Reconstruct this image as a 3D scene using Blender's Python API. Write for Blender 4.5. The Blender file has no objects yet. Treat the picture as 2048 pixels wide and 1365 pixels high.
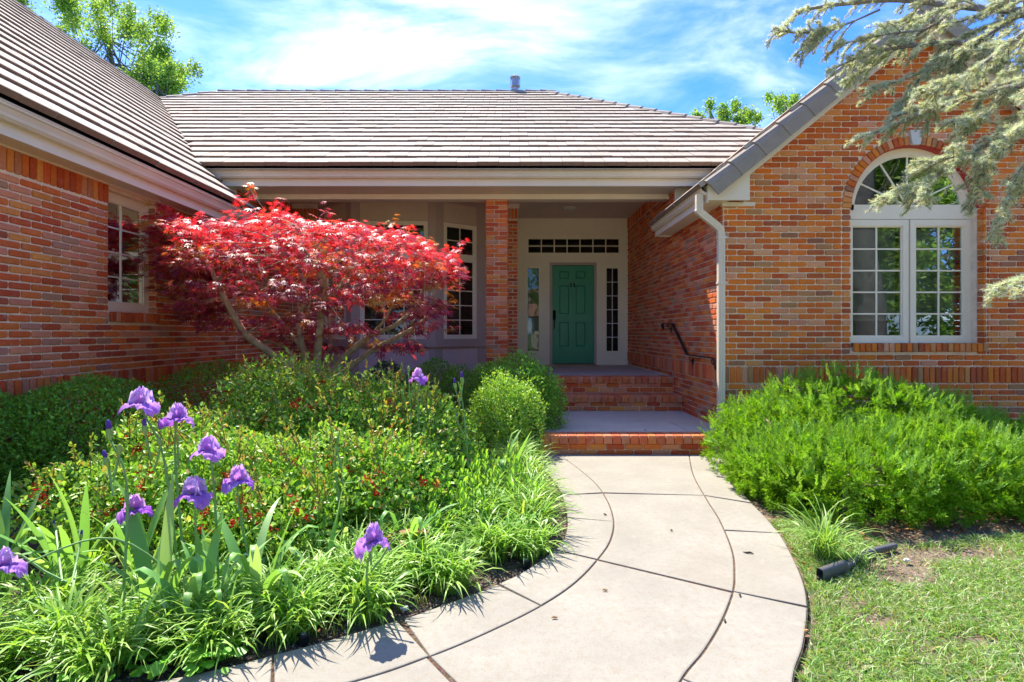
import bpy, math, random
import numpy as np
from mathutils import Vector, Matrix
random.seed(7); rng = np.random.default_rng(7)
R = math.radians
scene = bpy.context.scene
# ------------------------------------------------------------------ camera, sky, sun, exposure
EYE = 1.32; F = 1050.0; VX = 1024.7; VY = 667.0
cam_d = bpy.data.cameras.new('camera'); cam = bpy.data.objects.new('camera', cam_d)
scene.collection.objects.link(cam); scene.camera = cam
cam.location = (0, 0, EYE); cam.rotation_euler = (R(90), 0, 0)
cam_d.sensor_width = 36; cam_d.lens = F*36/2048; cam_d.shift_y = -15.5/2048
cam_d.clip_start = .05; cam_d.clip_end = 2000
SUN = Vector((-.32, .488, 1)).normalized()          # towards the sun
elev = math.asin(SUN.z); azim = math.atan2(SUN.x, SUN.y)
sd = bpy.data.lights.new('sun', 'SUN'); sd.energy = 2.0; sd.angle = R(.55); sd.color = (1, .94, .85)
so = bpy.data.objects.new('sun', sd); scene.collection.objects.link(so)
so.rotation_euler = SUN.to_track_quat('Z', 'Y').to_euler(); so.location = (-6, 10, 20)
world = bpy.data.worlds.new('World'); scene.world = world; world.use_nodes = True
wn = world.node_tree; wn.nodes.clear()
def N(nt, t, **k):
    n = nt.nodes.new(t)
    for a, b in k.items():
        if hasattr(n, a): setattr(n, a, b)
        else: n.inputs[a].default_value = b
    return n
out = N(wn, 'ShaderNodeOutputWorld'); bg = N(wn, 'ShaderNodeBackground'); bg.inputs[1].default_value = .15
sky = N(wn, 'ShaderNodeTexSky'); sky.sky_type = 'NISHITA'; sky.sun_disc = False
sky.sun_elevation = elev; sky.sun_rotation = azim
sky.air_density = 1.0; sky.dust_density = .6; sky.ozone_density = 3.5; sky.altitude = 400
tc = N(wn, 'ShaderNodeTexCoord'); sep = N(wn, 'ShaderNodeSeparateXYZ')
wn.links.new(tc.outputs['Generated'], sep.inputs[0])
zz = N(wn, 'ShaderNodeMath', operation='MAXIMUM'); zz.inputs[1].default_value = 0.0
wn.links.new(sep.outputs[2], zz.inputs[0])
za = N(wn, 'ShaderNodeMath', operation='ADD'); za.inputs[1].default_value = .12; wn.links.new(zz.outputs[0], za.inputs[0])
dv = N(wn, 'ShaderNodeVectorMath', operation='DIVIDE'); wn.links.new(tc.outputs['Generated'], dv.inputs[0])
cmb = N(wn, 'ShaderNodeCombineXYZ'); 
for i in range(3): wn.links.new(za.outputs[0], cmb.inputs[i])
wn.links.new(cmb.outputs[0], dv.inputs[1])
mp = N(wn, 'ShaderNodeMapping'); mp.inputs['Rotation'].default_value = (0, 0, R(-10)); mp.inputs['Scale'].default_value = (.8, 1.5, 0)
mp.inputs['Location'].default_value = (2.3, 4.1, 0)
wn.links.new(dv.outputs[0], mp.inputs[0])
n1 = N(wn, 'ShaderNodeTexNoise'); n1.inputs['Scale'].default_value = 1.7; n1.inputs['Detail'].default_value = 9
n1.inputs['Roughness'].default_value = .58; n1.inputs['Distortion'].default_value = .55
n2 = N(wn, 'ShaderNodeTexNoise'); n2.inputs['Scale'].default_value = .55; n2.inputs['Detail'].default_value = 3
wn.links.new(mp.outputs[0], n1.inputs[0]); wn.links.new(mp.outputs[0], n2.inputs[0])
ml = N(wn, 'ShaderNodeMath', operation='MULTIPLY'); wn.links.new(n1.outputs[0], ml.inputs[0]); wn.links.new(n2.outputs[0], ml.inputs[1])
mr = N(wn, 'ShaderNodeMapRange'); mr.inputs[1].default_value = .215; mr.inputs[2].default_value = .43; mr.inputs[4].default_value = .52
mr.interpolation_type = 'SMOOTHSTEP'
wn.links.new(ml.outputs[0], mr.inputs[0])
hsv = N(wn, 'ShaderNodeHueSaturation'); hsv.inputs['Saturation'].default_value = 1.1
tint = N(wn, 'ShaderNodeMix', data_type='RGBA', blend_type='MULTIPLY'); tint.inputs['Factor'].default_value = 1; tint.inputs['B'].default_value = (.215, .275, .45, 1)
wn.links.new(sky.outputs[0], tint.inputs['A']); wn.links.new(tint.outputs['Result'], hsv.inputs['Color'])
mx = N(wn, 'ShaderNodeMix', data_type='RGBA'); wn.links.new(mr.outputs[0], mx.inputs['Factor'])
wn.links.new(hsv.outputs[0], mx.inputs['A']); mx.inputs['B'].default_value = (3.1, 3.15, 3.25, 1)
wn.links.new(mx.outputs['Result'], bg.inputs[0]); wn.links.new(bg.outputs[0], out.inputs[0])
scene.view_settings.view_transform = 'Standard'; scene.view_settings.look = 'None'
scene.view_settings.gamma = 1; scene.view_settings.use_curve_mapping = False
scene.view_settings.exposure = 2.62
scene.render.engine = 'CYCLES'
scene.cycles.max_bounces = 8; scene.cycles.diffuse_bounces = 6; scene.cycles.transparent_max_bounces = 12

# ------------------------------------------------------------------ helpers
col = scene.collection
def G(u, v, z=0.):                                   # point of height z seen at photo pixel
    Y = (EYE-z)*F/(v-VY); return ((u-VX)*Y/F, Y, z)
def D(u, v, Y): return ((u-VX)*Y/F, Y, EYE-(v-VY)*Y/F)   # point at distance Y seen at photo pixel
def tag(o, label=None, cat=None, group=None, kind=None):
    if label: o['label'] = label
    if cat: o['category'] = cat
    if group: o['group'] = group
    if kind: o['kind'] = kind
    return o
def thing(name, loc, label, cat, group=None):
    o = bpy.data.objects.new(name, None); col.objects.link(o); o.location = loc; o.empty_display_size = .1
    return tag(o, label, cat, group)
def root_loc(o):
    v = Vector((0, 0, 0))
    while o is not None: v = v + Vector(o.location); o = o.parent
    return v
def link(me, name, parent=None, mat=None, loc=None):
    o = bpy.data.objects.new(name, me); col.objects.link(o)
    if mat is not None and not me.materials: me.materials.append(mat)
    if parent is not None: o.parent = parent
    if loc is not None: o.location = loc
    return o
def mesh_np(name, V, Fc, C=None, smooth=False, flat_sizes=None):
    """V (n,3); Fc (m,k) int array; C per-face or per-vertex colour (optional)"""
    me = bpy.data.meshes.new(name); V = np.asarray(V, dtype=np.float32); Fc = np.asarray(Fc, dtype=np.int32)
    m, k = Fc.shape
    me.vertices.add(len(V)); me.vertices.foreach_set('co', V.ravel())
    me.loops.add(m*k); me.loops.foreach_set('vertex_index', Fc.ravel())
    me.polygons.add(m); me.polygons.foreach_set('loop_start', np.arange(0, m*k, k, dtype=np.int32))
    if smooth: me.polygons.foreach_set('use_smooth', np.ones(m, dtype=bool))
    if C is not None:
        C = np.asarray(C, dtype=np.float32)
        if C.shape[1] == 3: C = np.concatenate([C, np.ones((len(C), 1), np.float32)], 1)
        at = me.color_attributes.new('col', 'FLOAT_COLOR', 'POINT'); at.data.foreach_set('color', C.ravel())
    me.update(calc_edges=True); me.validate(verbose=False)
    return me
class MB:
    def __init__(s): s.v = []; s.f = []; s.c = []
    def add(s, vs, fs, c=None):
        n = len(s.v); s.v.extend([tuple(p) for p in vs]); s.f.extend([tuple(i+n for i in f) for f in fs])
        if c is not None: s.c.extend([tuple(c)+(1,)]*len(vs))
    def box(s, x0, x1, y0, y1, z0, z1, T=None, c=None, ch=0.):
        if ch > 0:
            a, b = min(x0, x1), max(x0, x1); d, e = min(y0, y1), max(y0, y1); g, h = min(z0, z1), max(z0, z1)
            vs = []; fs = []
            # chamfered box: 24 verts
            P = {}
            for sx in (0, 1):
                for sy in (0, 1):
                    for sz in (0, 1):
                        X = (a, b)[sx]; Y = (d, e)[sy]; Z = (g, h)[sz]; cx = ch*(1-2*sx); cy = ch*(1-2*sy); cz = ch*(1-2*sz)
                        P[sx, sy, sz, 0] = len(vs); vs.append((X, Y+cy, Z+cz))
                        P[sx, sy, sz, 1] = len(vs); vs.append((X+cx, Y, Z+cz))
                        P[sx, sy, sz, 2] = len(vs); vs.append((X+cx, Y+cy, Z))
                        fs.append((P[sx, sy, sz, 0], P[sx, sy, sz, 1], P[sx, sy, sz, 2]))
            for q in (0, 1):
                fs.append((P[q,0,0,0], P[q,1,0,0], P[q,1,1,0], P[q,0,1,0]))
                fs.append((P[0,q,0,1], P[1,q,0,1], P[1,q,1,1], P[0,q,1,1]))
                fs.append((P[0,0,q,2], P[1,0,q,2], P[1,1,q,2], P[0,1,q,2]))
            for p in (0, 1):
                for q in (0, 1):
                    fs.append((P[p,q,0,0], P[p,q,0,1], P[p,q,1,1], P[p,q,1,0]))
                    fs.append((P[p,0,q,0], P[p,0,q,2], P[p,1,q,2], P[p,1,q,0]))
                    fs.append((P[0,p,q,1], P[0,p,q,2], P[1,p,q,2], P[1,p,q,1]))
        else:
            vs = [(x, y, z) for x in (x0, x1) for y in (y0, y1) for z in (z0, z1)]
            fs = [(0,1,3,2), (4,6,7,5), (0,4,5,1), (2,3,7,6), (0,2,6,4), (1,5,7,3)]
        if T: vs = [T(*p) for p in vs]
        s.add(vs, fs, c); return s
    def prism(s, poly, d, T=None, c=None):           # poly list of 3D pts, d = extrusion vector
        n = len(poly); a = [Vector(p) for p in poly]; b = [p+Vector(d) for p in a]
        fs = [tuple(range(n)), tuple(range(2*n-1, n-1, -1))]+[(i, (i+1) % n, n+(i+1) % n, n+i) for i in range(n)]
        vs = a+b
        if T: vs = [T(*p) for p in vs]
        s.add(vs, fs, c); return s
    def sweep(s, pts, prof, up=(0, 0, 1), cap=True, c=None, scale=None):    # prof: closed list of (side, up)
        P = [Vector(p) for p in pts]; n = len(P); k = len(prof); vs = []
        for i, p in enumerate(P):
            t = (P[min(i+1, n-1)]-P[max(i-1, 0)]).normalized(); u = Vector(up)
            if abs(t.dot(u)) > .97: u = Vector((0, 1, 0))
            sd_ = t.cross(u).normalized(); u2 = sd_.cross(t).normalized(); sc = scale[i] if scale is not None else 1
            for a, b in prof: vs.append(p+sd_*a*sc+u2*b*sc)
        fs = [(i*k+j, i*k+(j+1) % k, (i+1)*k+(j+1) % k, (i+1)*k+j) for i in range(n-1) for j in range(k)]
        if cap: fs += [tuple(range(k))[::-1], tuple(range((n-1)*k, n*k))]
        s.add(vs, fs, c); return s
    def tube(s, pts, r, k=7, c=None, cap=True):
        sc = r if hasattr(r, '__len__') else [r]*len(pts)
        return s.sweep(pts, [(math.cos(2*math.pi*i/k), math.sin(2*math.pi*i/k)) for i in range(k)], c=c, cap=cap, scale=sc)
    def build(s, name, mat, parent=None, smooth=False, kind=None, origin=None):
        off = Vector(origin) if origin is not None else (root_loc(parent) if parent is not None else Vector((0, 0, 0)))
        me = bpy.data.meshes.new(name)
        me.from_pydata([(p[0]-off.x, p[1]-off.y, p[2]-off.z) for p in s.v], [], s.f)
        if s.c and len(s.c) == len(s.v):
            at = me.color_attributes.new('col', 'FLOAT_COLOR', 'POINT'); at.data.foreach_set('color', np.array(s.c, np.float32).ravel())
        if smooth: me.polygons.foreach_set('use_smooth', [True]*len(me.polygons))
        me.update()
        o = link(me, name, parent, mat)
        if origin is not None and parent is None: o.location = off
        if kind: o['kind'] = kind
        return o
def spline(pts, step=None, n=None):                   # Catmull-Rom
    P = [Vector(p) for p in pts]; P = [P[0]*2-P[1]]+P+[P[-1]*2-P[-2]]; o = []
    for i in range(1, len(P)-2):
        a, b, c, d = P[i-1:i+3]; m = n or max(2, int((c-b).length/step))
        for k in range(m):
            t = k/m
            o.append(.5*((2*b)+(c-a)*t+(2*a-5*b+4*c-d)*t*t+(3*b-a-3*c+d)*t**3))
    o.append(P[-2]); return o
def batch(tv, tf, O, A, S, C=None, cvar=None):
    """copies of a template (tv (k,3), tf faces) at origins O (n,3) with axes A (n,3,3: rows x,y,z) scaled S (n,) or (n,3)"""
    tv = np.asarray(tv, np.float32); n = len(O); k = len(tv); S = np.asarray(S, np.float32)
    if S.ndim == 1: S = np.repeat(S[:, None], 3, 1)
    L = tv[None]*S[:, None, :]
    V = np.einsum('nki,nij->nkj', L, A)+O[:, None, :]
    Fc = (np.asarray(tf)[None]+(np.arange(n)*k)[:, None, None]).reshape(-1, len(tf[0]))
    Cc = None
    if C is not None: Cc = np.repeat(C, k, 0)
    return V.reshape(-1, 3), Fc, Cc
def merge(parts):
    V = []; Fs = []; C = []; o = 0
    for v, f, c in parts: V.append(v); Fs.append(f+o); C.append(c); o += len(v)
    return np.concatenate(V), np.concatenate(Fs), np.concatenate(C)
def unit(a): return a/np.maximum(np.linalg.norm(a, axis=-1, keepdims=True), 1e-6)
def frames(yax, nrm):                                 # leaf frame: y = along leaf, z = leaf normal
    y = unit(yax); x = unit(np.cross(y, nrm)); z = np.cross(x, y); return np.stack([x, y, z], 1)
def lump(d, seed, amp=.12, fr=3.0):                  # smooth noise on directions / positions
    r = np.random.default_rng(seed); s = np.zeros(len(d))
    for i in range(9):
        k = r.normal(size=3)*fr*(1+.35*i); s += np.sin(d@k+r.uniform(0, 6.28))/(1+.35*i)
    return s*amp/2.2
def tube_np(P, r0, r1, k=5): ...

# ------------------------------------------------------------------ materials
def mat_new(name):
    m = bpy.data.materials.new(name); m.use_nodes = True; nt = m.node_tree; b = nt.nodes['Principled BSDF']; return m, nt, b
def ramp(nt, fac, stops):
    r = nt.nodes.new('ShaderNodeValToRGB'); e = r.color_ramp.elements
    while len(e) < len(stops): e.new(.5)
    for i, (p, c) in enumerate(stops): e[i].position = p; e[i].color = tuple(c)+(1,) if len(c) == 3 else c
    nt.links.new(fac, r.inputs[0]); return r.outputs[0]
def noise(nt, scale, detail=4, rough=.55, vec=None, out_='Fac', dist=0):
    n = nt.nodes.new('ShaderNodeTexNoise'); n.inputs['Scale'].default_value = scale; n.inputs['Detail'].default_value = detail
    n.inputs['Roughness'].default_value = rough; n.inputs['Distortion'].default_value = dist
    if vec is not None: nt.links.new(vec, n.inputs['Vector'])
    return n.outputs[out_]
def pos(nt, scale=None):
    g = nt.nodes.new('ShaderNodeNewGeometry').outputs['Position']
    if scale:
        m = nt.nodes.new('ShaderNodeMapping'); m.inputs['Scale'].default_value = scale; nt.links.new(g, m.inputs[0]); return m.outputs[0]
    return g
def mixc(nt, f, a, b, mode='MIX'):
    m = nt.nodes.new('ShaderNodeMix'); m.data_type = 'RGBA'; m.blend_type = mode
    for s_, x in ((m.inputs['Factor'], f), (m.inputs['A'], a), (m.inputs['B'], b)):
        if isinstance(x, (int, float)): s_.default_value = x
        elif isinstance(x, tuple): s_.default_value = x if len(x) == 4 else x+(1,)
        else: nt.links.new(x, s_)
    return m.outputs['Result']
def rng_(nt, f, a, b, c, d):
    m = nt.nodes.new('ShaderNodeMapRange'); nt.links.new(f, m.inputs[0])
    for i, x in enumerate((a, b, c, d)): m.inputs[i+1].default_value = x
    return m.outputs[0]
def bump(nt, b, h, strength=.3, dist=.01):
    n = nt.nodes.new('ShaderNodeBump'); n.inputs['Strength'].default_value = strength; n.inputs['Distance'].default_value = dist
    nt.links.new(h, n.inputs['Height']); nt.links.new(n.outputs[0], b.inputs['Normal'])
def simple(name, c, rough=.6, var=.08, scale=6, bumpd=0, metal=0, spec=.5, fine=60):
    m, nt, b = mat_new(name); p = pos(nt)
    f = noise(nt, scale, 5, .6, p); hi = tuple(min(1, x*(1+var)) for x in c); lo = tuple(x*(1-var) for x in c)
    o = ramp(nt, f, [(.3, lo), (.7, hi)]); nt.links.new(o, b.inputs['Base Color'])
    nt.links.new(rng_(nt, noise(nt, scale*4, 4, .6, p), .3, .7, rough*.85, min(1, rough*1.1)), b.inputs['Roughness'])
    b.inputs['Metallic'].default_value = metal; b.inputs['Specular IOR Level'].default_value = spec
    if bumpd: bump(nt, b, noise(nt, fine, 5, .65, p), .5, bumpd)
    return m
def leafmat(name, trans=.45, rough=.45, spec=.4, gain=1.0, tint=(1.25, 1.15, .55), attr='col'):
    m = bpy.data.materials.new(name); m.use_nodes = True; nt = m.node_tree; b = nt.nodes['Principled BSDF']
    a = nt.nodes.new('ShaderNodeAttribute'); a.attribute_name = attr
    b.inputs['Roughness'].default_value = rough; b.inputs['Specular IOR Level'].default_value = spec
    nt.links.new(a.outputs['Color'], b.inputs['Base Color'])
    t = nt.nodes.new('ShaderNodeBsdfTranslucent'); tcx = mixc(nt, 1.0, a.outputs['Color'], tint, 'MULTIPLY'); nt.links.new(tcx, t.inputs[0])
    ms = nt.nodes.new('ShaderNodeMixShader'); ms.inputs[0].default_value = trans
    nt.links.new(b.outputs[0], ms.inputs[1]); nt.links.new(t.outputs[0], ms.inputs[2])
    nt.links.new(ms.outputs[0], nt.nodes['Material Output'].inputs[0]); return m
def brick_mat(name, src):
    m, nt, b = mat_new(name); p = pos(nt)
    if src == 'obj': c = nt.nodes.new('ShaderNodeObjectInfo').outputs['Color']
    else:
        a = nt.nodes.new('ShaderNodeAttribute'); a.attribute_name = 'col'; c = a.outputs['Color']
    f = noise(nt, 34, 6, .7, p)
    c1 = mixc(nt, rng_(nt, f, .35, .75, 0, .55), c, mixc(nt, 1.0, c, (.55, .5, .5), 'MULTIPLY'))
    f2 = noise(nt, 13, 5, .7, p)                       # pale mortar smear and bloom left on the faces
    c2 = mixc(nt, rng_(nt, f2, .56, .78, 0, .55), c1, (.50, .36, .27))
    nt.links.new(c2, b.inputs['Base Color']); b.inputs['Roughness'].default_value = .82; b.inputs['Specular IOR Level'].default_value = .25
    bump(nt, b, noise(nt, 110, 6, .75, p), .8, .004); return m
M = {}
M['brick'] = brick_mat('brick_clay', 'obj'); M['brick_mass'] = brick_mat('brick_clay_mass', 'attr')
M['mortar'] = simple('mortar', (.80, .64, .46), .95, .14, 9, .003, fine=150)
M['cream'] = simple('cream_trim_paint', (.84, .73, .54), .5, .03, 3, .0006)
M['taupe'] = simple('taupe_trim_paint', (.46, .35, .28), .55, .04, 3, .0006)
M['panel'] = simple('stucco_panel_paint', (.60, .49, .34), .75, .05, 5, .002, fine=200)
M['panel_low'] = simple('stucco_base_paint', (.66, .53, .46), .75, .05, 5, .002, fine=200)
M['fascia'] = simple('fascia_paint', (.76, .65, .49), .5, .05, 2.5, .0008)
M['gutter'] = simple('gutter_paint', (.70, .60, .45), .35, .05, 3)
M['ceiling'] = simple('porch_ceiling_paint', (.64, .50, .42), .7, .03, 3)
M['win'] = simple('window_frame_vinyl', (.84, .74, .54), .4, .03, 3)
M['white'] = simple('muntin_white', (.75, .75, .72), .4, .03, 3)
M['dark'] = simple('dark_interior', (.13, .12, .12), .9, .2, 2)
M['black'] = simple('black_metal', (.018, .017, .019), .35, .1, 8, metal=.2)
M['drip'] = simple('dark_drip_flashing', (.05, .05, .065), .5, .15, 5, metal=.4)
M['pipe'] = simple('grey_black_plastic', (.075, .073, .075), .5, .15, 12)
M['door'] = simple('green_door_paint', (.012, .25, .115), .38, .07, 2.5, .0008, fine=90)
M['red'] = simple('red_arch_flashing', (.42, .012, .01), .5, .05, 4)
M['keystone'] = simple('cast_keystone', (.62, .58, .50), .7, .06, 12, .001)
M['zinc'] = simple('galvanised_vent', (.42, .42, .43), .4, .2, 14, metal=.6)
M['mat'] = simple('coir_doormat', (.42, .27, .14), .95, .25, 60, .006, fine=250)
M['lamp'] = simple('recessed_lamp_white', (.75, .72, .66), .4, .02, 3)
def tile_mat(name, src):
    m, nt, b = mat_new(name); p = pos(nt)
    if src == 'obj': c = nt.nodes.new('ShaderNodeObjectInfo').outputs['Color']
    else:
        a = nt.nodes.new('ShaderNodeAttribute'); a.attribute_name = 'col'; c = a.outputs['Color']
    c1 = mixc(nt, rng_(nt, noise(nt, 9, 6, .7, p), .45, .8, 0, .5), c, mixc(nt, 1.0, c, (.62, .64, .68), 'MULTIPLY'))
    c2 = mixc(nt, rng_(nt, noise(nt, 70, 3, .6, p), .5, .75, 0, .35), c1, (.40, .36, .32))
    nt.links.new(c2, b.inputs['Base Color']); b.inputs['Roughness'].default_value = .85; b.inputs['Specular IOR Level'].default_value = .3
    bump(nt, b, noise(nt, 90, 5, .7, p), .5, .003); return m
M['tile_butt_shade'] = simple('tile_butt_shade', (.22, .135, .09), .9, .12, 20, .002)  # brown tile butts, darkened to paint in the shade on their front faces
M['tile'] = tile_mat('concrete_tile', 'obj'); M['tile_mass'] = tile_mat('concrete_tile_mass', 'attr')
def concrete(name, c):
    m, nt, b = mat_new(name); p = pos(nt)
    f = noise(nt, 2.2, 6, .6, p); f2 = noise(nt, 26, 7, .72, p); f3 = noise(nt, 230, 3, .6, p)
    c1 = ramp(nt, f, [(.3, tuple(x*.84 for x in c)), (.7, tuple(x*1.1 for x in c))])
    c2 = mixc(nt, rng_(nt, f2, .46, .68, 0, .7), c1, tuple(x*y for x, y in zip(c, (.83, .76, .68))))
    c2b = mixc(nt, rng_(nt, noise(nt, 8, 6, .7, p, dist=.5), .58, .72, 0, .45), c2, tuple(min(1, x*1.35) for x in c))
    c2b = mixc(nt, rng_(nt, noise(nt, 1.1, 5, .6, p, dist=.8), .54, .72, 0, .5), c2b, tuple(x*y for x, y in zip(c, (.80, .76, .70))))
    c3 = mixc(nt, rng_(nt, f3, .52, .72, 0, .6), c2b, tuple(x*.5 for x in c))
    nt.links.new(c3, b.inputs['Base Color']); b.inputs['Roughness'].default_value = .88; b.inputs['Specular IOR Level'].default_value = .3
    bump(nt, b, noise(nt, 160, 6, .75, p), .55, .003); return m
M['concrete'] = concrete('walkway_concrete', (.278, .256, .205))
M['porch_concrete'] = concrete('porch_concrete', (.54, .46, .37))
M['bounce_drive'] = concrete('bounce_concrete', (.60, .54, .46))  # pale concrete for the added bounce surface behind the camera
def soil(name, a, b_, c):
    m, nt, b = mat_new(name); p = pos(nt)
    f = noise(nt, 45, 7, .8, p); v = nt.nodes.new('ShaderNodeTexVoronoi'); v.inputs['Scale'].default_value = 75; nt.links.new(p, v.inputs['Vector'])
    c1 = ramp(nt, f, [(.32, a), (.52, b_), (.72, c)]); c2 = mixc(nt, .35, c1, mixc(nt, 1.0, c1, v.outputs['Color'], 'MULTIPLY'))
    nt.links.new(c2, b.inputs['Base Color']); b.inputs['Roughness'].default_value = .95; b.inputs['Specular IOR Level'].default_value = .1
    bump(nt, b, noise(nt, 60, 8, .8, p), 1, .02); return m
M['mulch'] = soil('mulch_soil', (.08, .055, .04), (.20, .15, .115), (.40, .33, .27))
M['drysoil'] = soil('dry_lawn_soil', (.16, .12, .075), (.30, .23, .15), (.42, .35, .25))
M['farground'] = soil('far_ground_grass', (.10, .17, .04), (.15, .22, .06), (.24, .26, .12))
M['sand'] = soil('joint_grit', (.09, .055, .035), (.20, .125, .08), (.36, .26, .18))
M['bark'] = simple('maple_bark', (.34, .28, .17), .85, .35, 22, .006, fine=45)
M['bark_grey'] = simple('grey_bark', (.20, .18, .165), .9, .35, 9, .03, fine=22)
M['stem'] = leafmat('green_stem', .15, .5, .3)
M['leaf'] = leafmat('shrub_leaf', .38, .42, .4); M['leaf_soft'] = leafmat('soft_leaf', .45, .5, .35)
M['needle'] = leafmat('needle_foliage', .45, .6, .25)
M['blade'] = leafmat('blade_leaf', .42, .42, .4); M['maple_leaf'] = leafmat('maple_leaf', .45, .42, .35, tint=(1.5, .8, .6)); M['cedar'] = leafmat('cedar_needle', .4, .6, .25, tint=(1.15, 1.1, .75))
M['petal'] = leafmat('iris_petal', .4, .6, .2, tint=(1.15, 1.0, 1.15)); M['redpetal'] = leafmat('red_petal', .3, .5, .3, tint=(1.2, .8, .8))
m, nt, b = mat_new('glass_pane'); nt.nodes.remove(b)
gl = nt.nodes.new('ShaderNodeBsdfGlossy'); gl.inputs['Roughness'].default_value = .0; gl.inputs['Color'].default_value = (.95, 1, .98, 1)
tr = nt.nodes.new('ShaderNodeBsdfTransparent'); tr.inputs[0].default_value = (.72, .78, .76, 1)
fr = nt.nodes.new('ShaderNodeFresnel'); fr.inputs[0].default_value = 1.5; bp_ = nt.nodes.new('ShaderNodeBump'); bp_.inputs['Strength'].default_value = .04; bp_.inputs['Distance'].default_value = .02
nt.links.new(noise(nt, 2.5, 2, .5, pos(nt)), bp_.inputs['Height']); nt.links.new(bp_.outputs[0], gl.inputs['Normal'])
ms = nt.nodes.new('ShaderNodeMixShader'); nt.links.new(fr.outputs[0], ms.inputs[0]); nt.links.new(tr.outputs[0], ms.inputs[1]); nt.links.new(gl.outputs[0], ms.inputs[2])
nt.links.new(ms.outputs[0], nt.nodes['Material Output'].inputs[0]); M['glass'] = m
M['blind'] = simple('white_blind', (.42, .42, .40), .6, .03, 4)
# ------------------------------------------------------------------ ground sheets
def sheet(name, poly, z, mat, kind='structure'):
    mb = MB(); mb.add([(x, y, z) for x, y in poly], [tuple(range(len(poly)))]); return mb.build(name, mat, kind=kind)
sheet('ground', [(-900, -900), (900, -900), (900, 1500), (-900, 1500)], -.12, M['farground'])

# walkway -----------------------------------------------------------
L0 = [(-3.2,1.72),(-2.2,1.78),(-1.39,1.986),(-.961,2.17),(-.559,2.40),(-.373,2.53),(-.065,2.78),(.0996,2.96),(.291,3.28),(.38,3.62),(.41,4.16),(.38,4.65),(.28,5.3),(.2,5.725)]
L1 = [(-3.2,1.45),(-2.2,1.55),(-1.2,1.75),(-.614,1.986),(-.337,2.149),(-.099,2.33),(.142,2.55),(.332,2.78),(.496,3.06),(.63,3.356),(.719,3.716),(.754,4.16),(.732,4.65),(.619,5.27),(.5,5.725)]
L2 = [(-3.2,.35),(-1.6,.5),(-.6,.75),(0,1.1),(.40,1.6),(.634,1.986),(.803,2.19),(.968,2.419),(1.125,2.676),(1.217,2.87),(1.342,3.2),(1.47,3.716),(1.547,4.16),(1.694,4.9),(1.93,5.725)]
L3 = [(-3.2,0),(-1.2,.15),(-.2,.5),(.45,1.0),(.85,1.55),(1.065,1.986),(1.236,2.225),(1.412,2.506),(1.536,2.756),(1.647,3.06),(1.748,3.397),(1.816,3.736),(1.88,4.16),(2.03,4.9),(2.27,5.725)]
S = [spline([(x, y, 0) for x, y in L], step=.012) for L in (L0, L1, L2, L3)]
def near(s, p): return min(range(len(s)), key=lambda i: (s[i].x-p[0])**2+(s[i].y-p[1])**2)
path = MB(); q = S[0]+S[3][::-1]
path.add([(p.x, p.y, -.009) for p in q], [tuple(range(len(q)))])
path_o = path.build('path', M['sand'], kind='structure')
def slab(a, b, i0, i1, j0, j1, g=.0038, ge=0):
    pa = S[a][i0+ge:i1-ge+1][::3]; pb = S[b][j0+ge:j1-ge+1][::3]
    poly = list(pa)+list(pb)[::-1]; n = len(poly)
    def inset(P, d):
        o = []
        for i, p in enumerate(P):
            e1 = (P[i]-P[i-1]); e2 = (P[(i+1) % n]-P[i])
            t = (e1.normalized()+e2.normalized())
            if t.length < 1e-4: t = e2
            t.normalize(); nrm = Vector((t.y, -t.x, 0)); o.append(p+nrm*d)
        return o
    cen = sum(poly, Vector())/n; t_ = inset(poly, .01)
    sg = 1 if sum((p-cen).length for p in t_) < sum((p-cen).length for p in poly) else -1
    A = inset(poly, sg*g); B = inset(poly, sg*(g+.002)); C = inset(poly, sg*(g+.007)); dz = random.uniform(-.002, .002)
    vs = [(p.x, p.y, -.1) for p in A]+[(p.x, p.y, dz-.008) for p in A]+[(p.x, p.y, dz-.002) for p in B]+[(p.x, p.y, dz) for p in C]
    fs = [(k*n+i, k*n+(i+1) % n, (k+1)*n+(i+1) % n, (k+1)*n+i) for k in range(3) for i in range(n)]+[tuple(range(3*n, 4*n))]
    mb = MB(); mb.add(vs, fs); return mb.build('paving_slab', M['concrete'], path_o)
def gp(u, v): return G(u, v)
cutsA = [((-2.55,1.75),(-2.5,1.5)), (gp(545,1310),gp(548,1410)), (gp(812,1240),gp(860,1312)), (gp(995,1165),gp(1083,1210)), (gp(1105,1097),gp(1200,1120)), (gp(1150,1035),gp(1228,1042)), ((.42,4.3),gp(1214,985))]
cutsB = [((-2.5,1.5),(-1.6,.5)), (gp(860,1312),(.25,1.4)), (gp(1200,1120),gp(1466,1182)), (gp(1214,985),gp(1405,990))]
cutsC = [((-1.6,.5),(-1.3,.1)), (gp(1366,1357),gp(1560,1440)), (gp(1466,1182),gp(1614,1212)), (gp(1455,1061),gp(1557,1067)), (gp(1405,990),(1.87,4.1))]
for a, b, cuts in ((0, 1, cutsA), (1, 2, cutsB), (2, 3, cutsC)):
    ids = [(1, 1)]+[(near(S[a], p), near(S[b], q_)) for p, q_ in cuts]+[(len(S[a])-1, len(S[b])-1)]
    for (i0, j0), (i1, j1) in zip(ids[:-1], ids[1:]): slab(a, b, i0, i1, j0, j1)
# bed and lawn sheets that follow the walk's edges
bed = MB(); e = [(p.x-.004, p.y) for p in S[0][::4]]+[(-.3, 5.74), (-.45, 7.9), (-.45, 9.9), (-4.2, 9.9), (-4.2, 0), (-3.2, 0.05), (-3.2, 1.5)]
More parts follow.
